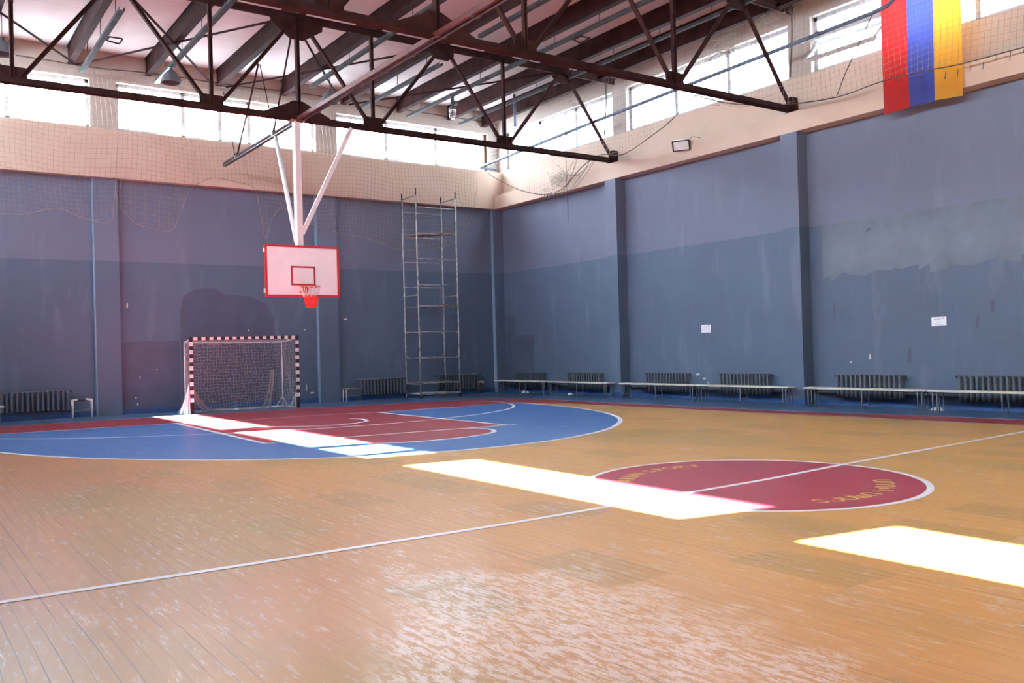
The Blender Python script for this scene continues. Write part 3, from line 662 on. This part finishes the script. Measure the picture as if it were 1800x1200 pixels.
mb = MB(); a0, a1, c0, c1 = -10.42, -9.83, 3.12, 3.57; s_ = .04
mb.box((a0, by-.006, c0), (a1, by, c0+s_), 'bb_red'); mb.box((a0, by-.006, c1-s_), (a1, by, c1), 'bb_red'); mb.box((a0, by-.006, c0), (a0+s_, by, c1), 'bb_red'); mb.box((a1-s_, by-.006, c0), (a1, by, c1), 'bb_red')
q = mb.build('target_square', bo, L); q['label'] = 'crimson target rectangle'
for z in (bz0+.14, bz1-.14): 
    mb = MB(); mb.box((bx0-.03, by+.0, z-.05), (bx0, by+.035, z+.05), 'white'); q = mb.build('clamp', t, L); q['label'] = 'white edge clamp'
mb = MB(); mb.box((-10.35, by+.03, 3.0), (-10.0, hy, 3.9), 'steel_grey'); mb.box((-10.3, by+.03, 3.2), (-10.0, by+.12, 4.05), 'gloss_white'); mb.build('mount_frame', t, L)
rc = (-10.12, by-.15-.225, 3.07)
mb = MB(); mb.tube([(rc[0]+.225*math.cos(a), rc[1]+.225*math.sin(a), rc[2]) for a in [2*math.pi*k/32 for k in range(33)]], .011, 'orange', 8, False)
mb.box((rc[0]-.08, by-.16, rc[2]-.06), (rc[0]+.08, by-.012, rc[2]+.008), 'orange'); mb.box((rc[0]-.09, by-.02, rc[2]-.13), (rc[0]+.09, by-.012, rc[2]+.02), 'orange'); mb.build('rim', t, L)
mb = MB(); nn = 12
def npt(k, lv, tw=0):
    rs = [.225, .20, .175, .15, .135]; zs = [0, -.09, -.17, -.24, -.30]
    a = 2*math.pi*(k+tw)/nn; return (rc[0]+rs[lv]*math.cos(a), rc[1]+rs[lv]*math.sin(a), rc[2]+zs[lv])
for k in range(nn):
    mb.tube([npt(k, 0), npt(k, 1), npt(k, 2, .25), npt(k, 3, .5)], .007, 'net_white', 5); mb.tube([npt(k, 0, .1), npt(k, 1, .1), npt(k, 2, -.25), npt(k, 3, -.5)], .006, 'net_white', 5)
q = mb.build('net', t, L); q['label'] = 'white upper cords'
mb = MB(); prev = None
def lp(k, j): a = 2*math.pi*(k+.5*(j % 2))/10; r = [.145, .150, .135, .125, .115][j]; return (rc[0]+.02+r*math.cos(a), rc[1]+r*math.sin(a), rc[2]-.22-.065*j)
for j in range(4):
    for k in range(10): mb.tube([lp(k, j), lp(k, j+1)], .012, 'net_red', 5); mb.tube([lp(k+(1 if j % 2 else 0), j), lp(k+(0 if j % 2 == 0 else 0)-(1 if j % 2 == 0 else 0)+(0), j+1)], .012, 'net_red', 5)
for j in (0, 4): mb.tube([lp(k, j) for k in range(11)], .013, 'net_red', 5, False)
q = mb.build('net', t, L); q['label'] = 'red lower sleeve'

# ---------------- goal ----------------
gx0, gx1, gy, gh = -11.42, -8.45, -1.80, 2.06
t = thing('goal', 'black and white striped handball goal with sagging net', 'goal', (-9.93, gy, 0)); L = (-9.93, gy, 0)
p = .08
def stripes(mb_, fn, ln, n, first):
    for i in range(n):
        a, b = ln*i/n, ln*(i+1)/n; fn(mb_, a, b, ('black', 'pink')[(i+first) % 2])
for x in (gx0, gx1):
    mb = MB(); n = 16; seg = (gh-.02)/19.
    mb.box((x-p/2, gy-p/2, 0), (x+p/2, gy+p/2, seg*3), 'black' if x == gx1 else 'steel')
    for i in range(16): mb.box((x-p/2, gy-p/2, seg*(3+i)), (x+p/2, gy+p/2, seg*(4+i)), ('pink', 'black')[i % 2])
    mb.box((x-p/2-.004, gy-p/2-.004, gh-.085), (x+p/2+.004, gy+p/2+.004, gh+.012), 'black'); mb.build('post', t, L)
mb = MB(); n = 29
for i in range(n):
    a, b = gx0-p/2+(gx1-gx0+p)*i/n, gx0-p/2+(gx1-gx0+p)*(i+1)/n
    if 0 < i < n-1: mb.box((a, gy-p/2, gh-.075), (b, gy+p/2, gh+.005), ('black', 'pink')[i % 2])
mb.build('crossbar', t, L)
ryl, ryr = -1.15, -.85; bxl, bxr = -11.42, -8.55; rz = 1.93
mb = MB(); mb.tube([(gx0, gy+.04, gh-.05), (bxl, ryl, rz), (bxr, ryr, rz-.03), (gx1, gy+.04, gh-.05)], .018, 'white', 8)
for x, y in ((bxl, ryl), (bxr, ryr)): mb.tube([(x, y, rz), (x, y, .28), (x, y, .02)], .016, 'white', 8)
for x, y in ((bxl, ryl), (bxr, ryr)): mb.tube([(x-.22, y-.02, .01), (x, y, .32), (x+.12, y-.02, .01)], .016, 'white', 8)
mb.tube([(gx1-.14, gy+.25, .01), (gx1-.05, gy+.06, .42), (gx1-.05, gy+.06, .01)], .016, 'white', 8)
mb.tube([(gx0, gy+.04, .015), (bxl, ryl, .015), (bxr, ryr, .015), (gx1, gy+.04, .015)], .018, 'white', 8); mb.build('rear_frame', t, L)
def gnet(u, v):   # u 0..1 along, v 0..1 down
    x = gx0+(gx1-gx0)*u; yb = (ryl+(ryr-ryl)*u)
    sag = .10*math.sin(u*11+v*2)*v
    y = yb+.04+.20*math.sin(math.pi*v)*.5-.02*math.sin(u*23)*v+sag*.4
    y = yb-.08*math.sin(math.pi*v)-(.18*v**3)
    z = rz*(1-v)+.03+.03*math.sin(u*17)*(v > .8)
    return (x+.05*math.sin(v*5+u*9)*v, y+sag*.3, max(.02, z))
def netmesh(mb_, fn, nu_, nv_, r, m, seg=1, jit=.0, n=4):
    g = [[Vector(fn(i/nu_, j/nv_))+Vector((random.uniform(-jit, jit), random.uniform(-jit, jit)*.5, random.uniform(-jit, jit) if j else 0)) for i in range(nu_+1)] for j in range(nv_+1)]
    for row in g: mb_.tube(row, r, m, n, False, False)
    for i in range(nu_+1): mb_.tube([g[j][i] for j in range(nv_+1)], r, m, n, False, False)
mb = MB(); netmesh(mb, gnet, 34, 22, .0042, 'goalnet', jit=.028)
netmesh(mb, lambda u, v: (gx0+(gx1-gx0)*u, gy+.04+(ryl+(ryr-ryl)*u-gy-.04)*v, gh-.05-(gh-.05-rz)*v-.05*math.sin(math.pi*v)), 30, 5, .0042, 'goalnet', jit=.01)
for xs, rb in ((0, ryl), (1, ryr)):
    netmesh(mb, lambda u, v: ((gx0+(bxl-gx0)*u if xs == 0 else gx1+(bxr-gx1)*u)+.10*math.sin(u*6+v*5)*v, gy+.05+(rb-gy-.05)*u, rz*(1-v)+.03+.10*(1-v)*(1-u)), 10, 20, .0042, 'goalnet', jit=.02)
# gathered folds at both bottom corners
for k in range(16):
    a = random.random(); mb.tube(catmull([(gx0+.05, gy+.1, .95-.2*a), (gx0+.1+.1*a, gy+.2, .5), (gx0+.25+.2*a, gy+.35, .2), (gx0+.40+.3*a, gy+.5, .03)], 4), .005, 'goalnet', 4)
    mb.tube(catmull([(gx1-.35-.1*a, ryr-.03, 1.1), (gx1-.42-.15*a, ryr-.1, .6), (gx1-.5-.2*a, ryr-.15, .2), (gx1-.55-.3*a, ryr-.2, .03)], 4), .005, 'goalnet', 4)
for k in range(26):   # heap of net lying on the floor behind the line
    x = gx0+.1+random.random()*2.7; mb.tube(catmull([(x, ryl-.1-random.random()*.25, .02), (x+.15, ryl-.2-random.random()*.25, .05+.04*random.random()), (x+.35, ryl-.15-random.random()*.2, .02)], 4), .006, 'goalnet', 4)
mb.build('net', t, L)
mb = MB()   # bundled net tied against the left post
for k in range(30):
    a = random.random()*6.28; r = .03+.07*random.random()
    mb.tube(catmull([(gx0-.07, gy+.02, .80), (gx0-.10+r*.5*math.cos(a), gy+.02+r*.5*math.sin(a), .5), (gx0-.14+r*math.cos(a), gy+.02+r*math.sin(a), .25), (gx0-.18+r*1.6*math.cos(a), gy+r*1.6*math.sin(a), .02)], 4), .012, 'net_white', 5)
q = mb.build('net_bundle', t, L); q['label'] = 'bundled white net hanging at the sunlit left post'

# ---------------- scaffold tower ----------------
sx0, sx1, sy0, sy1 = -4.20, -2.72, -.45, -1.38
t = thing('scaffold_tower', 'tall wheeled tube scaffold tower in the corner', 'scaffold', (-3.46, -.9, 0)); L = (-3.46, -.9, 0)
for x in (sx0, sx1):
    for y in (sy0, sy1):
        top = 6.74 if y == sy1 else 6.70
        mb = MB(); mb.tube([(x, y, .13), (x, y, 1.6), (x+.008, y, 3.3), (x, y, 5), (x, y, top-.22)], .026, 'scaf', 10); mb.tube([(x, y, top-.22), (x, y, top)], .019, 'steel', 8)
        for zz in (1.7, 3.32, 4.9): mb.tube([(x, y, zz-.06), (x, y, zz+.06)], .032, 'scaf', 10)
        mb.build('upright', t, L)
        mb = MB(); mb.tube([(x-.015, y, .07), (x+.02, y, .07)], .065, 'rubber', 16); mb.box((x-.03, y-.02, .05), (x-.022, y+.02, .145), 'scaf'); mb.box((x+.026, y-.02, .05), (x+.034, y+.02, .145), 'scaf'); mb.box((x-.03, y-.03, .135), (x+.034, y+.03, .15), 'scaf'); mb.build('caster', t, L)
for y, zs in ((sy1, (.49, 1.30, 2.14, 2.97, 3.65, 4.48, 5.30, 6.14)), (sy0, (.49, 1.31, 2.15, 2.96, 3.63, 4.45, 5.28, 6.09))):
    for k, z in enumerate(zs):
        mb = MB(); mb.tube([(sx0, y, z), (sx1, y, z)], .018, 'scaf', 8)
        if k in (1, 2):
            s_ = 1 if k == 1 else -1
            for x, dx in ((sx0, .12), (sx1, -.12)): mb.add([(x, y-.006, z), (x+dx, y-.006, z), (x, y-.006, z+s_*.14), (x, y+.006, z), (x+dx, y+.006, z), (x, y+.006, z+s_*.14)], [(0, 1, 2), (5, 4, 3), (0, 3, 4, 1), (1, 4, 5, 2), (2, 5, 3, 0)], 'scaf')
        mb.build('rung', t, L)
for x in (sx0, sx1):
    for z in (.14, .46, 3.30, 6.50): mb = MB(); mb.tube([(x, sy0, z), (x, sy1, z+(.02 if z > 1 else 0))], .02, 'scaf', 8); mb.build('side_rail', t, L)
mb = MB()
for y in (sy0, sy1): mb.bar((sx0, y, .14), (sx1, y, .14), .05, .05, 'scaf')
mb.bar((sx0, sy0, .15), (sx1, sy1, .15), .04, .04, 'scaf'); mb.build('base_frame', t, L)
def plank(p, q, w, lb, th=.03):
    mb_ = MB(); mb_.bar(p, q, w, th, 'plank', (Vector(q)-Vector(p)).cross(Vector((0, 0, 1))).normalized())
    p_, q_ = Vector(p), Vector(q); sd_ = (q_-p_).cross(Vector((0, 0, 1))).normalized()
    for f_ in (.22, .78): c = p_.lerp(q_, f_)+Vector((0, 0, th/2+.010)); mb_.bar(c-sd_*w*.48, c+sd_*w*.48, .06, .02, 'plank', (q_-p_).normalized())
    return tag(mb_.build('plank'), lb, 'plank', 'planks on the scaffold')
plank((sx0+.20, -.40, 5.332), (sx0+.95, -1.44, 5.336), .24, 'long dark plank lying across the upper scaffold rungs, left one')
plank((sx0+.52, -.40, 5.332), (sx0+1.27, -1.44, 5.336), .24, 'dark plank lying across the upper scaffold rungs, right one')
plank((sx0+.62, -.40, 3.000), (sx0+1.17, -1.44, 3.005), .36, 'weathered wide plank laid across the middle scaffold rungs')
plank((sx0-.06, -.60, .505), (sx1+.04, -.60, .505), .20, 'pale plank resting on the lowest scaffold rails')
mb = MB(); mb.box((-3.02, -.76, 0), (-2.80, -.64, .09), 'plank'); tag(mb.build('wood_block', bevel=.004), 'small wooden block on the floor under the scaffold', 'wood block')

# ---------------- radiators ----------------
def make_radiator(n, side):
    """cast iron sections along local x, wall behind at +y"""
    t_ = thing('radiator', 'r', 'radiator'); prt = []
    pitch = .118; w = n*pitch
    for k in range(n):
        x = (k+.5)*pitch-w/2
        if k == 0:
            mb_ = MB()
            for yy in (-.055, 0, .055): mb_.tube([(x, yy, .02), (x, yy, .05), (x, yy, .53), (x, yy, .56)], [.012, .017, .017, .012], 'rad', 8)
            for z in (.055, .525): mb_.tube([(x, -.075, z), (x, .075, z)], .026, 'rad', 8); mb_.tube([(x-pitch/2, 0, z), (x+pitch/2, 0, z)], .024, 'rad', 8)
            mb_.box((x-.024, -.078, .05), (x+.022, -.070, .53), 'rad')
            o = mb_.build('section', t_); prt.append(o); x00 = x
        else:
            o = prt[0].copy(); C.objects.link(o); o.parent = t_; o.location = (x-x00, 0, 0); prt.append(o)
    for s in (-1, 1):
        mb_ = MB(); mb_.tube([(s*w/2, 0, .525), (s*(w/2+.05), 0, .525)], .03, 'darkpipe', 8); mb_.build('plug', t_)
    mb_ = MB()
    for x in (-w*.3, w*.3): mb_.box((x-.015, .05, .10), (x+.015, .13, .12), 'darkpipe')
    mb_.build('wall_hook', t_)
    return t_
def copy_tree(o, par=None):
    c = o.copy(); C.objects.link(c)
    if par: c.parent = par
    for ch_ in [x for x in o.children]: copy_tree(ch_, c)
    return c
radR = make_radiator(14, 1)
rl = [(-1.73, 'radiator in the corner behind the first bench'), (-4.67, 'radiator behind the first bench row, beside the first pilaster'), (-8.28, 'radiator just right of the first pilaster behind the bench'), (-11.05, 'radiator just left of the second pilaster behind the bench'), (-14.56, 'radiator just right of the second pilaster behind the bench'), (-17.4, 'radiator cut by the right edge of the picture')]
first = True
for y, lb in rl:
    o = radR if first else copy_tree(radR); first = False
    o.location = (-.14, y, .16 if y < -7 else .14); o.rotation_euler = (0, 0, -math.pi/2); o['label'] = 'grey blue cast iron '+lb; o['group'] = 'cast iron radiators'
for x, z, lb in ((-14.95, .20, 'radiator at the far left beyond the goal'), (-4.95, .12, 'radiator left of the scaffold tower'), (-2.05, .14, 'radiator behind the scaffold tower')):
    o = copy_tree(radR); o.location = (x, -.14, z); o.rotation_euler = (0, 0, 0); o['label'] = 'grey blue cast iron '+lb
# heating pipes
def pipe(name, pts, r, label, m='darkpipe', cat='pipe', group=None):
    mb_ = MB(); mb_.tube(pts, r, m, 10); return tag(mb_.build(name), label, cat, group)
for y0, y1, lb in ((-.16, -.87, 'short heating pipe in the corner of the bench wall'), (-2.56, -3.84, 'heating pipe behind the first bench row'), (-5.50, -6.13, 'heating pipe running into the first pilaster from the corner side'), (-6.62, -7.44, 'heating pipe right of the first pilaster'), (-9.11, -10.22, 'heating pipe between the radiators of the second bay'), (-11.88, -12.53, 'heating pipe running into the second pilaster'), (-13.02, -13.73, 'heating pipe right of the second pilaster'), (-15.39, -16.57, 'heating pipe between the radiators of the third bay')):
    pipe('heating_pipe', [(-.09, y0, .30), (-.09, y1, .30)], .045, 'dark '+lb, group='heating pipes behind the benches')
# valve loops on the end wall
def loop(x0, x1, z1, lb, m='leg'):
    t_ = thing('pipe_loop', lb, 'pipe', (x0, -.45, 0)); L_ = (x0, -.45, 0)
    mb_ = MB(); mb_.tube([(x0-.02, -.45, z1), (x1, -.45, z1)], .028, 'darkpipe', 8); mb_.tube([(x0, -.45, .2), (x1, -.45, .22)], .014, 'leg', 6); mb_.build('cross_pipe', t_, L_)
    for x in (x0, x1):
        mb_ = MB(); mb_.tube([(x, -.45, z1+.02), (x+.01, -.45, z1*.6), (x, -.45, 0)], [.034, .03, .02], m, 8); mb_.tube([(x, -.45, z1), (x+(.12 if x == x0 else -.14), -.45, z1+.02)], .033, m, 8); mb_.tube([(x, -.45, z1), (x, -.10, z1)], .022, 'darkpipe', 6); mb_.build('riser', t_, L_)
    return t_
loop(-14.12, -13.66, .47, 'peeling white and rust pipe loop beside the far left radiator', 'chip')
# small stool
t = thing('stool', 'small worn metal stool between pilaster and radiator', 'stool', (-6.18, -.5, 0)); L = (-6.18, -.5, 0)
mb = MB(); mb.box((-6.46, -.66, .40), (-5.92, -.34, .42), 'plank'); mb.build('seat', t, L, .004)
for x in (-6.42, -5.96):
    for y in (-.62, -.38): mb = MB(); mb.tube([(x, y, .40), (x+.01, y, 0)], .016, 'chip' if x < -6.2 else 'leg', 8); mb.build('leg', t, L)
mb = MB(); mb.tube([(-6.42, -.62, .18), (-5.96, -.62, .18)], .01, 'leg', 6); mb.build('stretcher', t, L)
# rusty valve right of the scaffold
t = thing('valve', 'rusty valve with rag on the pipe right of the scaffold', 'valve', (-1.1, -.12, .0)); L = (-1.1, -.12, 0)
mb = MB(); mb.tube([(-1.17, -.12, 0.0), (-1.17, -.12, .38)], .022, 'rust', 8); mb.tube([(-1.17, -.12, .15), (-1.0, -.12, .17)], .03, 'rust', 8); mb.build('valve_pipe', t, L)
mb = MB(); mb.tube([(-1.19, -.12, .36), (-1.10, -.13, .40), (-.99, -.12, .36)], [.05, .03, .05], 'bench', 8); q = mb.build('rag', t, L); q['label'] = 'cream rag wrapped around the valve'

# ---------------- benches ----------------
def make_bench(ln, x=-.62, z=.41):
    t_ = thing('bench', 'b', 'bench')
    mb_ = MB(); mb_.box((-.155, 0, z), (.155, ln, z+.035), 'bench'); mb_.build('seat', t_, None, .005)
    for k, y in enumerate((.10, ln/2, ln-.10)):
        mb_ = MB(); mb_.tube([(-.12, y, 0), (-.12, y, z-.03), (-.10, y, z-.014), (.10, y, z-.014), (.12, y, z-.03), (.12, y, 0)], .014, 'leg', 8); mb_.tube([(-.12, y, .12), (.12, y, .12)], .009, 'leg', 6)
        if k != 1: 
            y2 = y+(.09 if k == 0 else -.09); mb_.tube([(-.12, y2, 0), (-.12, y2, z-.03), (-.10, y2, z-.014), (.10, y2, z-.014), (.12, y2, z-.03), (.12, y2, 0)], .012, 'leg', 8)
        mb_.build('leg_frame', t_)
    return t_
b0 = make_bench(2.93)
bl_ = [(-3.50, 'cream topped bench in the corner, farthest of the row'), (-6.53, 'cream topped bench ending at the first pilaster'), (-9.95, 'cream topped bench starting right of the first pilaster'), (-12.91, 'cream topped bench ending at the second pilaster'), (-16.26, 'cream topped bench starting right of the second pilaster, under the right paper notice'), (-19.22, 'cream topped bench cut by the right edge of the picture')]
for i, (y, lb) in enumerate(bl_):
    o = b0 if i == 0 else copy_tree(b0)
    o.location = (-.68, y, 0); o['label'] = lb; o['group'] = 'cream benches along the wall'
o = copy_tree(b0); o.location = (-18.60, -.80, 0.07); o.rotation_euler = (0, 0, -math.pi/2); o.location = (-18.65, -.80, 0); o['label'] = 'cream topped bench end at the left edge below the radiator'; o['group'] = 'cream benches along the wall'
# dropped scraps under the benches
for x, y, s_, lb in ((-.35, -1.75, .10, 'white crumpled paper under the corner bench'), (-.35, -4.2, .07, 'small white scrap under the first bench row'), (-.4, -16.25, .08, 'white scrap of paper under the third bench row')):
    mb = MB(); v = []
    for i in range(5):
        for j in range(5): v.append((x+(i-2)*s_*.45+random.uniform(-.01, .01), y+(j-2)*s_*.8+random.uniform(-.01, .01), .03+random.uniform(0, s_*.6)*(0 < i < 4 and 0 < j < 4)+.004-.03*(not (0 < i < 4 and 0 < j < 4))+.0))
    mb.add(v, [(i*5+j, (i+1)*5+j, (i+1)*5+j+1, i*5+j+1) for i in range(4) for j in range(4)], 'paper'); tag(mb.build('paper_scrap'), lb, 'paper')

# ---------------- paper notices ----------------
for (y, z, w, h), lb in (((-9.66, 1.91, .33, .21), 'white paper notice on the wall above the middle bench row'), ((-16.13, 1.84, .32, .19), 'white paper notice on the wall near the right edge')):
    t = thing('paper_notice', lb, 'notice', (-.01, y, z)); L = (-.01, y, z)
    mb = MB(); mb.box((-.006, y-w/2, z-h/2), (-.002, y+w/2, z+h/2), 'paper'); mb.build('sheet', t, L)
    mb = MB()
    for k, (a, b, zz) in enumerate(((.11, -.03, .05), (.06, -.07, -.01), (.09, -.09, -.06))):
        yy = a
        while yy > b:
            ww = random.uniform(.008, .018); mb.box((-.0075, y+yy, z+zz-.007), (-.006, y+yy-ww, z+zz+.007), 'ink'); yy -= ww+.006
    mb.box((-.0075, y-.07, z+.05), (-.006, y-.10, z+.085), 'ink'); mb.build('faded_print', t, L)

# ---------------- protective nets ----------------
def drape(name, fn, us, vs2, low, r, label, loc, edge_pts, edge_m='rope', holes=None):
    """square mesh net: u along the wall, z downwards, cut at low(u)"""
    t_ = thing(name, label, 'net', loc)
    mb_ = MB()
    for u in us:   # upright cords
        zt = vs2[0]; zl = low(u); zs = [z for z in vs2 if z > zl]+[zl]
        if zt-zl < .1: continue
        mb_.tube([fn(u, z) for z in zs], r, 'cord', 3, False, False)
    for z in vs2:  # level cords
        run = []
        for u in us:
            if low(u) <= z and not (holes and holes(u, z)): run.append(fn(u, z))
            else:
                if len(run) > 1: mb_.tube(run, r, 'cord', 3, False, False)
                run = []
        if len(run) > 1: mb_.tube(run, r, 'cord', 3, False, False)
    mb_.build('mesh_cords', t_, loc)
    mb_ = MB()
    for pts, rr in edge_pts: mb_.tube(pts, rr, edge_m, 5)
    mb_.build('edge_rope', t_, loc)
    return t_
lowb = [(-20.1, 5.2), (-15.7, 5.18), (-15.2, 5.20), (-14.4, 5.50), (-13.87, 5.35), (-13.1, 5.22), (-12.95, 5.6), (-12.87, 6.1), (-12.81, 5.75), (-12.6, 5.45), (-12.31, 5.22), (-11.49, 5.18), (-11.25, 5.6), (-11.08, 6.14), (-10.91, 6.45), (-10.3, 6.75), (-9.6, 6.6), (-9.11, 6.45), (-8.95, 5.7), (-8.78, 4.92), (-8.6, 5.55), (-8.22, 5.95), (-7.6, 5.6), (-6.6, 5.25), (-5.47, 5.13), (-4, 5.0), (-2.51, 5.09), (-2.0, 5.45), (-1.6, 5.9), (-1.3, 6.5), (-1.1, 7.3)]
lb_ = lambda u: interp(lowb, u)
def fnb(u, z):
    k = min(1, max(0, (9.5-z)/1.6)); below = max(0, 6.48-z)
    y = -.12-.20*k+.02*math.sin(u*2.3+z*1.1)*k-.0*below+.03*math.sin(u*1.1)*below
    if -4.6 < u < -2.4: y = max(y, -.33)
    return (u+.05*math.sin(z*1.7+u*.9), y, z+.06*math.sin(u*1.9)*k+.10*math.sin(u*.8+1)*min(1, below))
us = [-20.0+.125*i for i in range(152)]; zsn = [9.45-.13*i for i in range(36)]
eb = [(catmull([fnb(u, z) for u, z in lowb], 3), .008), ([fnb(-20+.5*i, 9.45) for i in range(38)], .008), ([fnb(-12.87, 9.4-.2*i) for i in range(17)], .007), (catmull([fnb(-10.9, 6.6), fnb(-10.8, 7.2), fnb(-10.85, 7.9)], 4), .006), (catmull([fnb(-9.1, 6.5), fnb(-9.3, 7.0), fnb(-9.3, 7.6)], 4), .006)]
drape('protective_net', fnb, us, zsn, lb_, .0035, 'torn grey protective net hung along the end wall under the roof', (-10, -.3, 9.45), eb, 'cord')
lowr = [(-.4, 7.7), (-.85, 7.5), (-2.17, 6.92), (-3.56, 6.45), (-4.59, 6.43), (-5.44, 6.9), (-6.4, 7.18), (-7.3, 7.1), (-8.42, 7.39), (-9.2, 7.6), (-9.9, 7.93), (-10.2, 7.93), (-10.5, 7.75), (-11.44, 7.38), (-12.97, 7.15), (-14.34, 7.01), (-15.3, 6.99), (-16.3, 6.86), (-17.14, 6.78), (-18.2, 6.85), (-20, 6.9)]
def fnr(u, z):
    k = min(1, max(0, (9.4-z)/2.2)); bul = .10*math.sin(u*1.3)+.06*math.sin(u*3.1)
    return (-.60-.05*k+bul*.35*k, u+.05*math.sin(z*2+u), z+.10*math.sin(u*1.05+.5)*k)
usr = [-19.3+.125*i for i in range(152)]; zr = [9.40-.13*i for i in range(25)]
er = [(catmull([fnr(u, z) for u, z in lowr], 3), .013), ([fnr(-19.3+.5*i, 9.40) for i in range(38)], .010), (catmull([fnr(-14.3, 7.05), fnr(-14.6, 7.5), fnr(-14.9, 7.9), fnr(-15.5, 8.9)], 5), .011),
      ([fnr(-13.1, 9.4-.15*i) for i in range(12)], .02), ([fnr(-6.55, 9.4-.15*i) for i in range(12)], .02),
      (catmull([(-.62, -4.65, 7.0), (-.63, -4.64, 6.5), (-.62, -4.66, 6.0), (-.62, -4.65, 5.45)], 4), .008)]
for k in range(18):
    y = -3.3-.1*k*.7+random.uniform(-.05, .05); z = 6.5; l = random.uniform(.05, .35)
    er.append(([(-.62, y, z), (-.63, y+.03, z-l*.6), (-.62, y+.01, z-l)], .006))
for k in range(14):
    y = -15.8-.25*k; z = interp([(-u, zz) for u, zz in lowr], -y); er.append(([(-.66, y, z), (-.67, y+.02, z-random.uniform(.05, .16))], .008))
drape('protective_net', fnr, usr, zr, lambda u: interp(lowr, u), .0035, 'sagging grey protective net hung along the bench wall past the flag', (-.6, -9, 9.4), er)
# tangle of torn net caught on the truss end
mb = MB()
for cx_, cy_, cz_, n_, sc_ in ((-.62, -5.3, 9.1, 14, .5), (-.62, -11.0, 9.0, 16, .6), (-.62, -12.4, 9.2, 12, .4), (-.60, -4.2, 6.9, 12, .5)):
    for k in range(n_):
        pts = [(cx_+random.uniform(-.03, .03), cy_+random.uniform(-sc_, sc_), cz_+random.uniform(-sc_, sc_)*.5) for _ in range(4)]
        mb.tube(catmull(pts, 5), .006, 'cord', 4)
for a, b, sag in (((-6.1, 7.2), (-4.3, 6.42), .25), ((-5.8, 7.15), (-4.9, 6.5), .1), ((-5.2, 7.3), (-4.5, 6.4), .1), ((-4.6, 7.4), (-4.75, 6.5), .0), ((-5.0, 7.25), (-3.4, 6.6), .3), ((-4.2, 7.3), (-5.3, 6.75), .15), ((-3.6, 7.2), (-4.6, 6.55), .15), ((-4.4, 7.0), (-5.9, 7.0), .25), ((-9.4, 7.9), (-10.4, 7.9), -.12), ((-10.4, 7.9), (-12.6, 7.4), .2), ((-9.9, 8.0), (-10.9, 7.5), .1)):
    for k in range(2):
        j = random.uniform(-.08, .08); mb.tube(catmull([(-.61, a[0]+j, a[1]), (-.63, (a[0]+b[0])/2, (a[1]+b[1])/2-sag+j), (-.61, b[0], b[1]+j)], 8), .007, 'cord', 4)
tag(mb.build('torn_net_scraps'), 'tangled scraps of torn net caught along the top of the bench wall', 'net', kind='stuff')
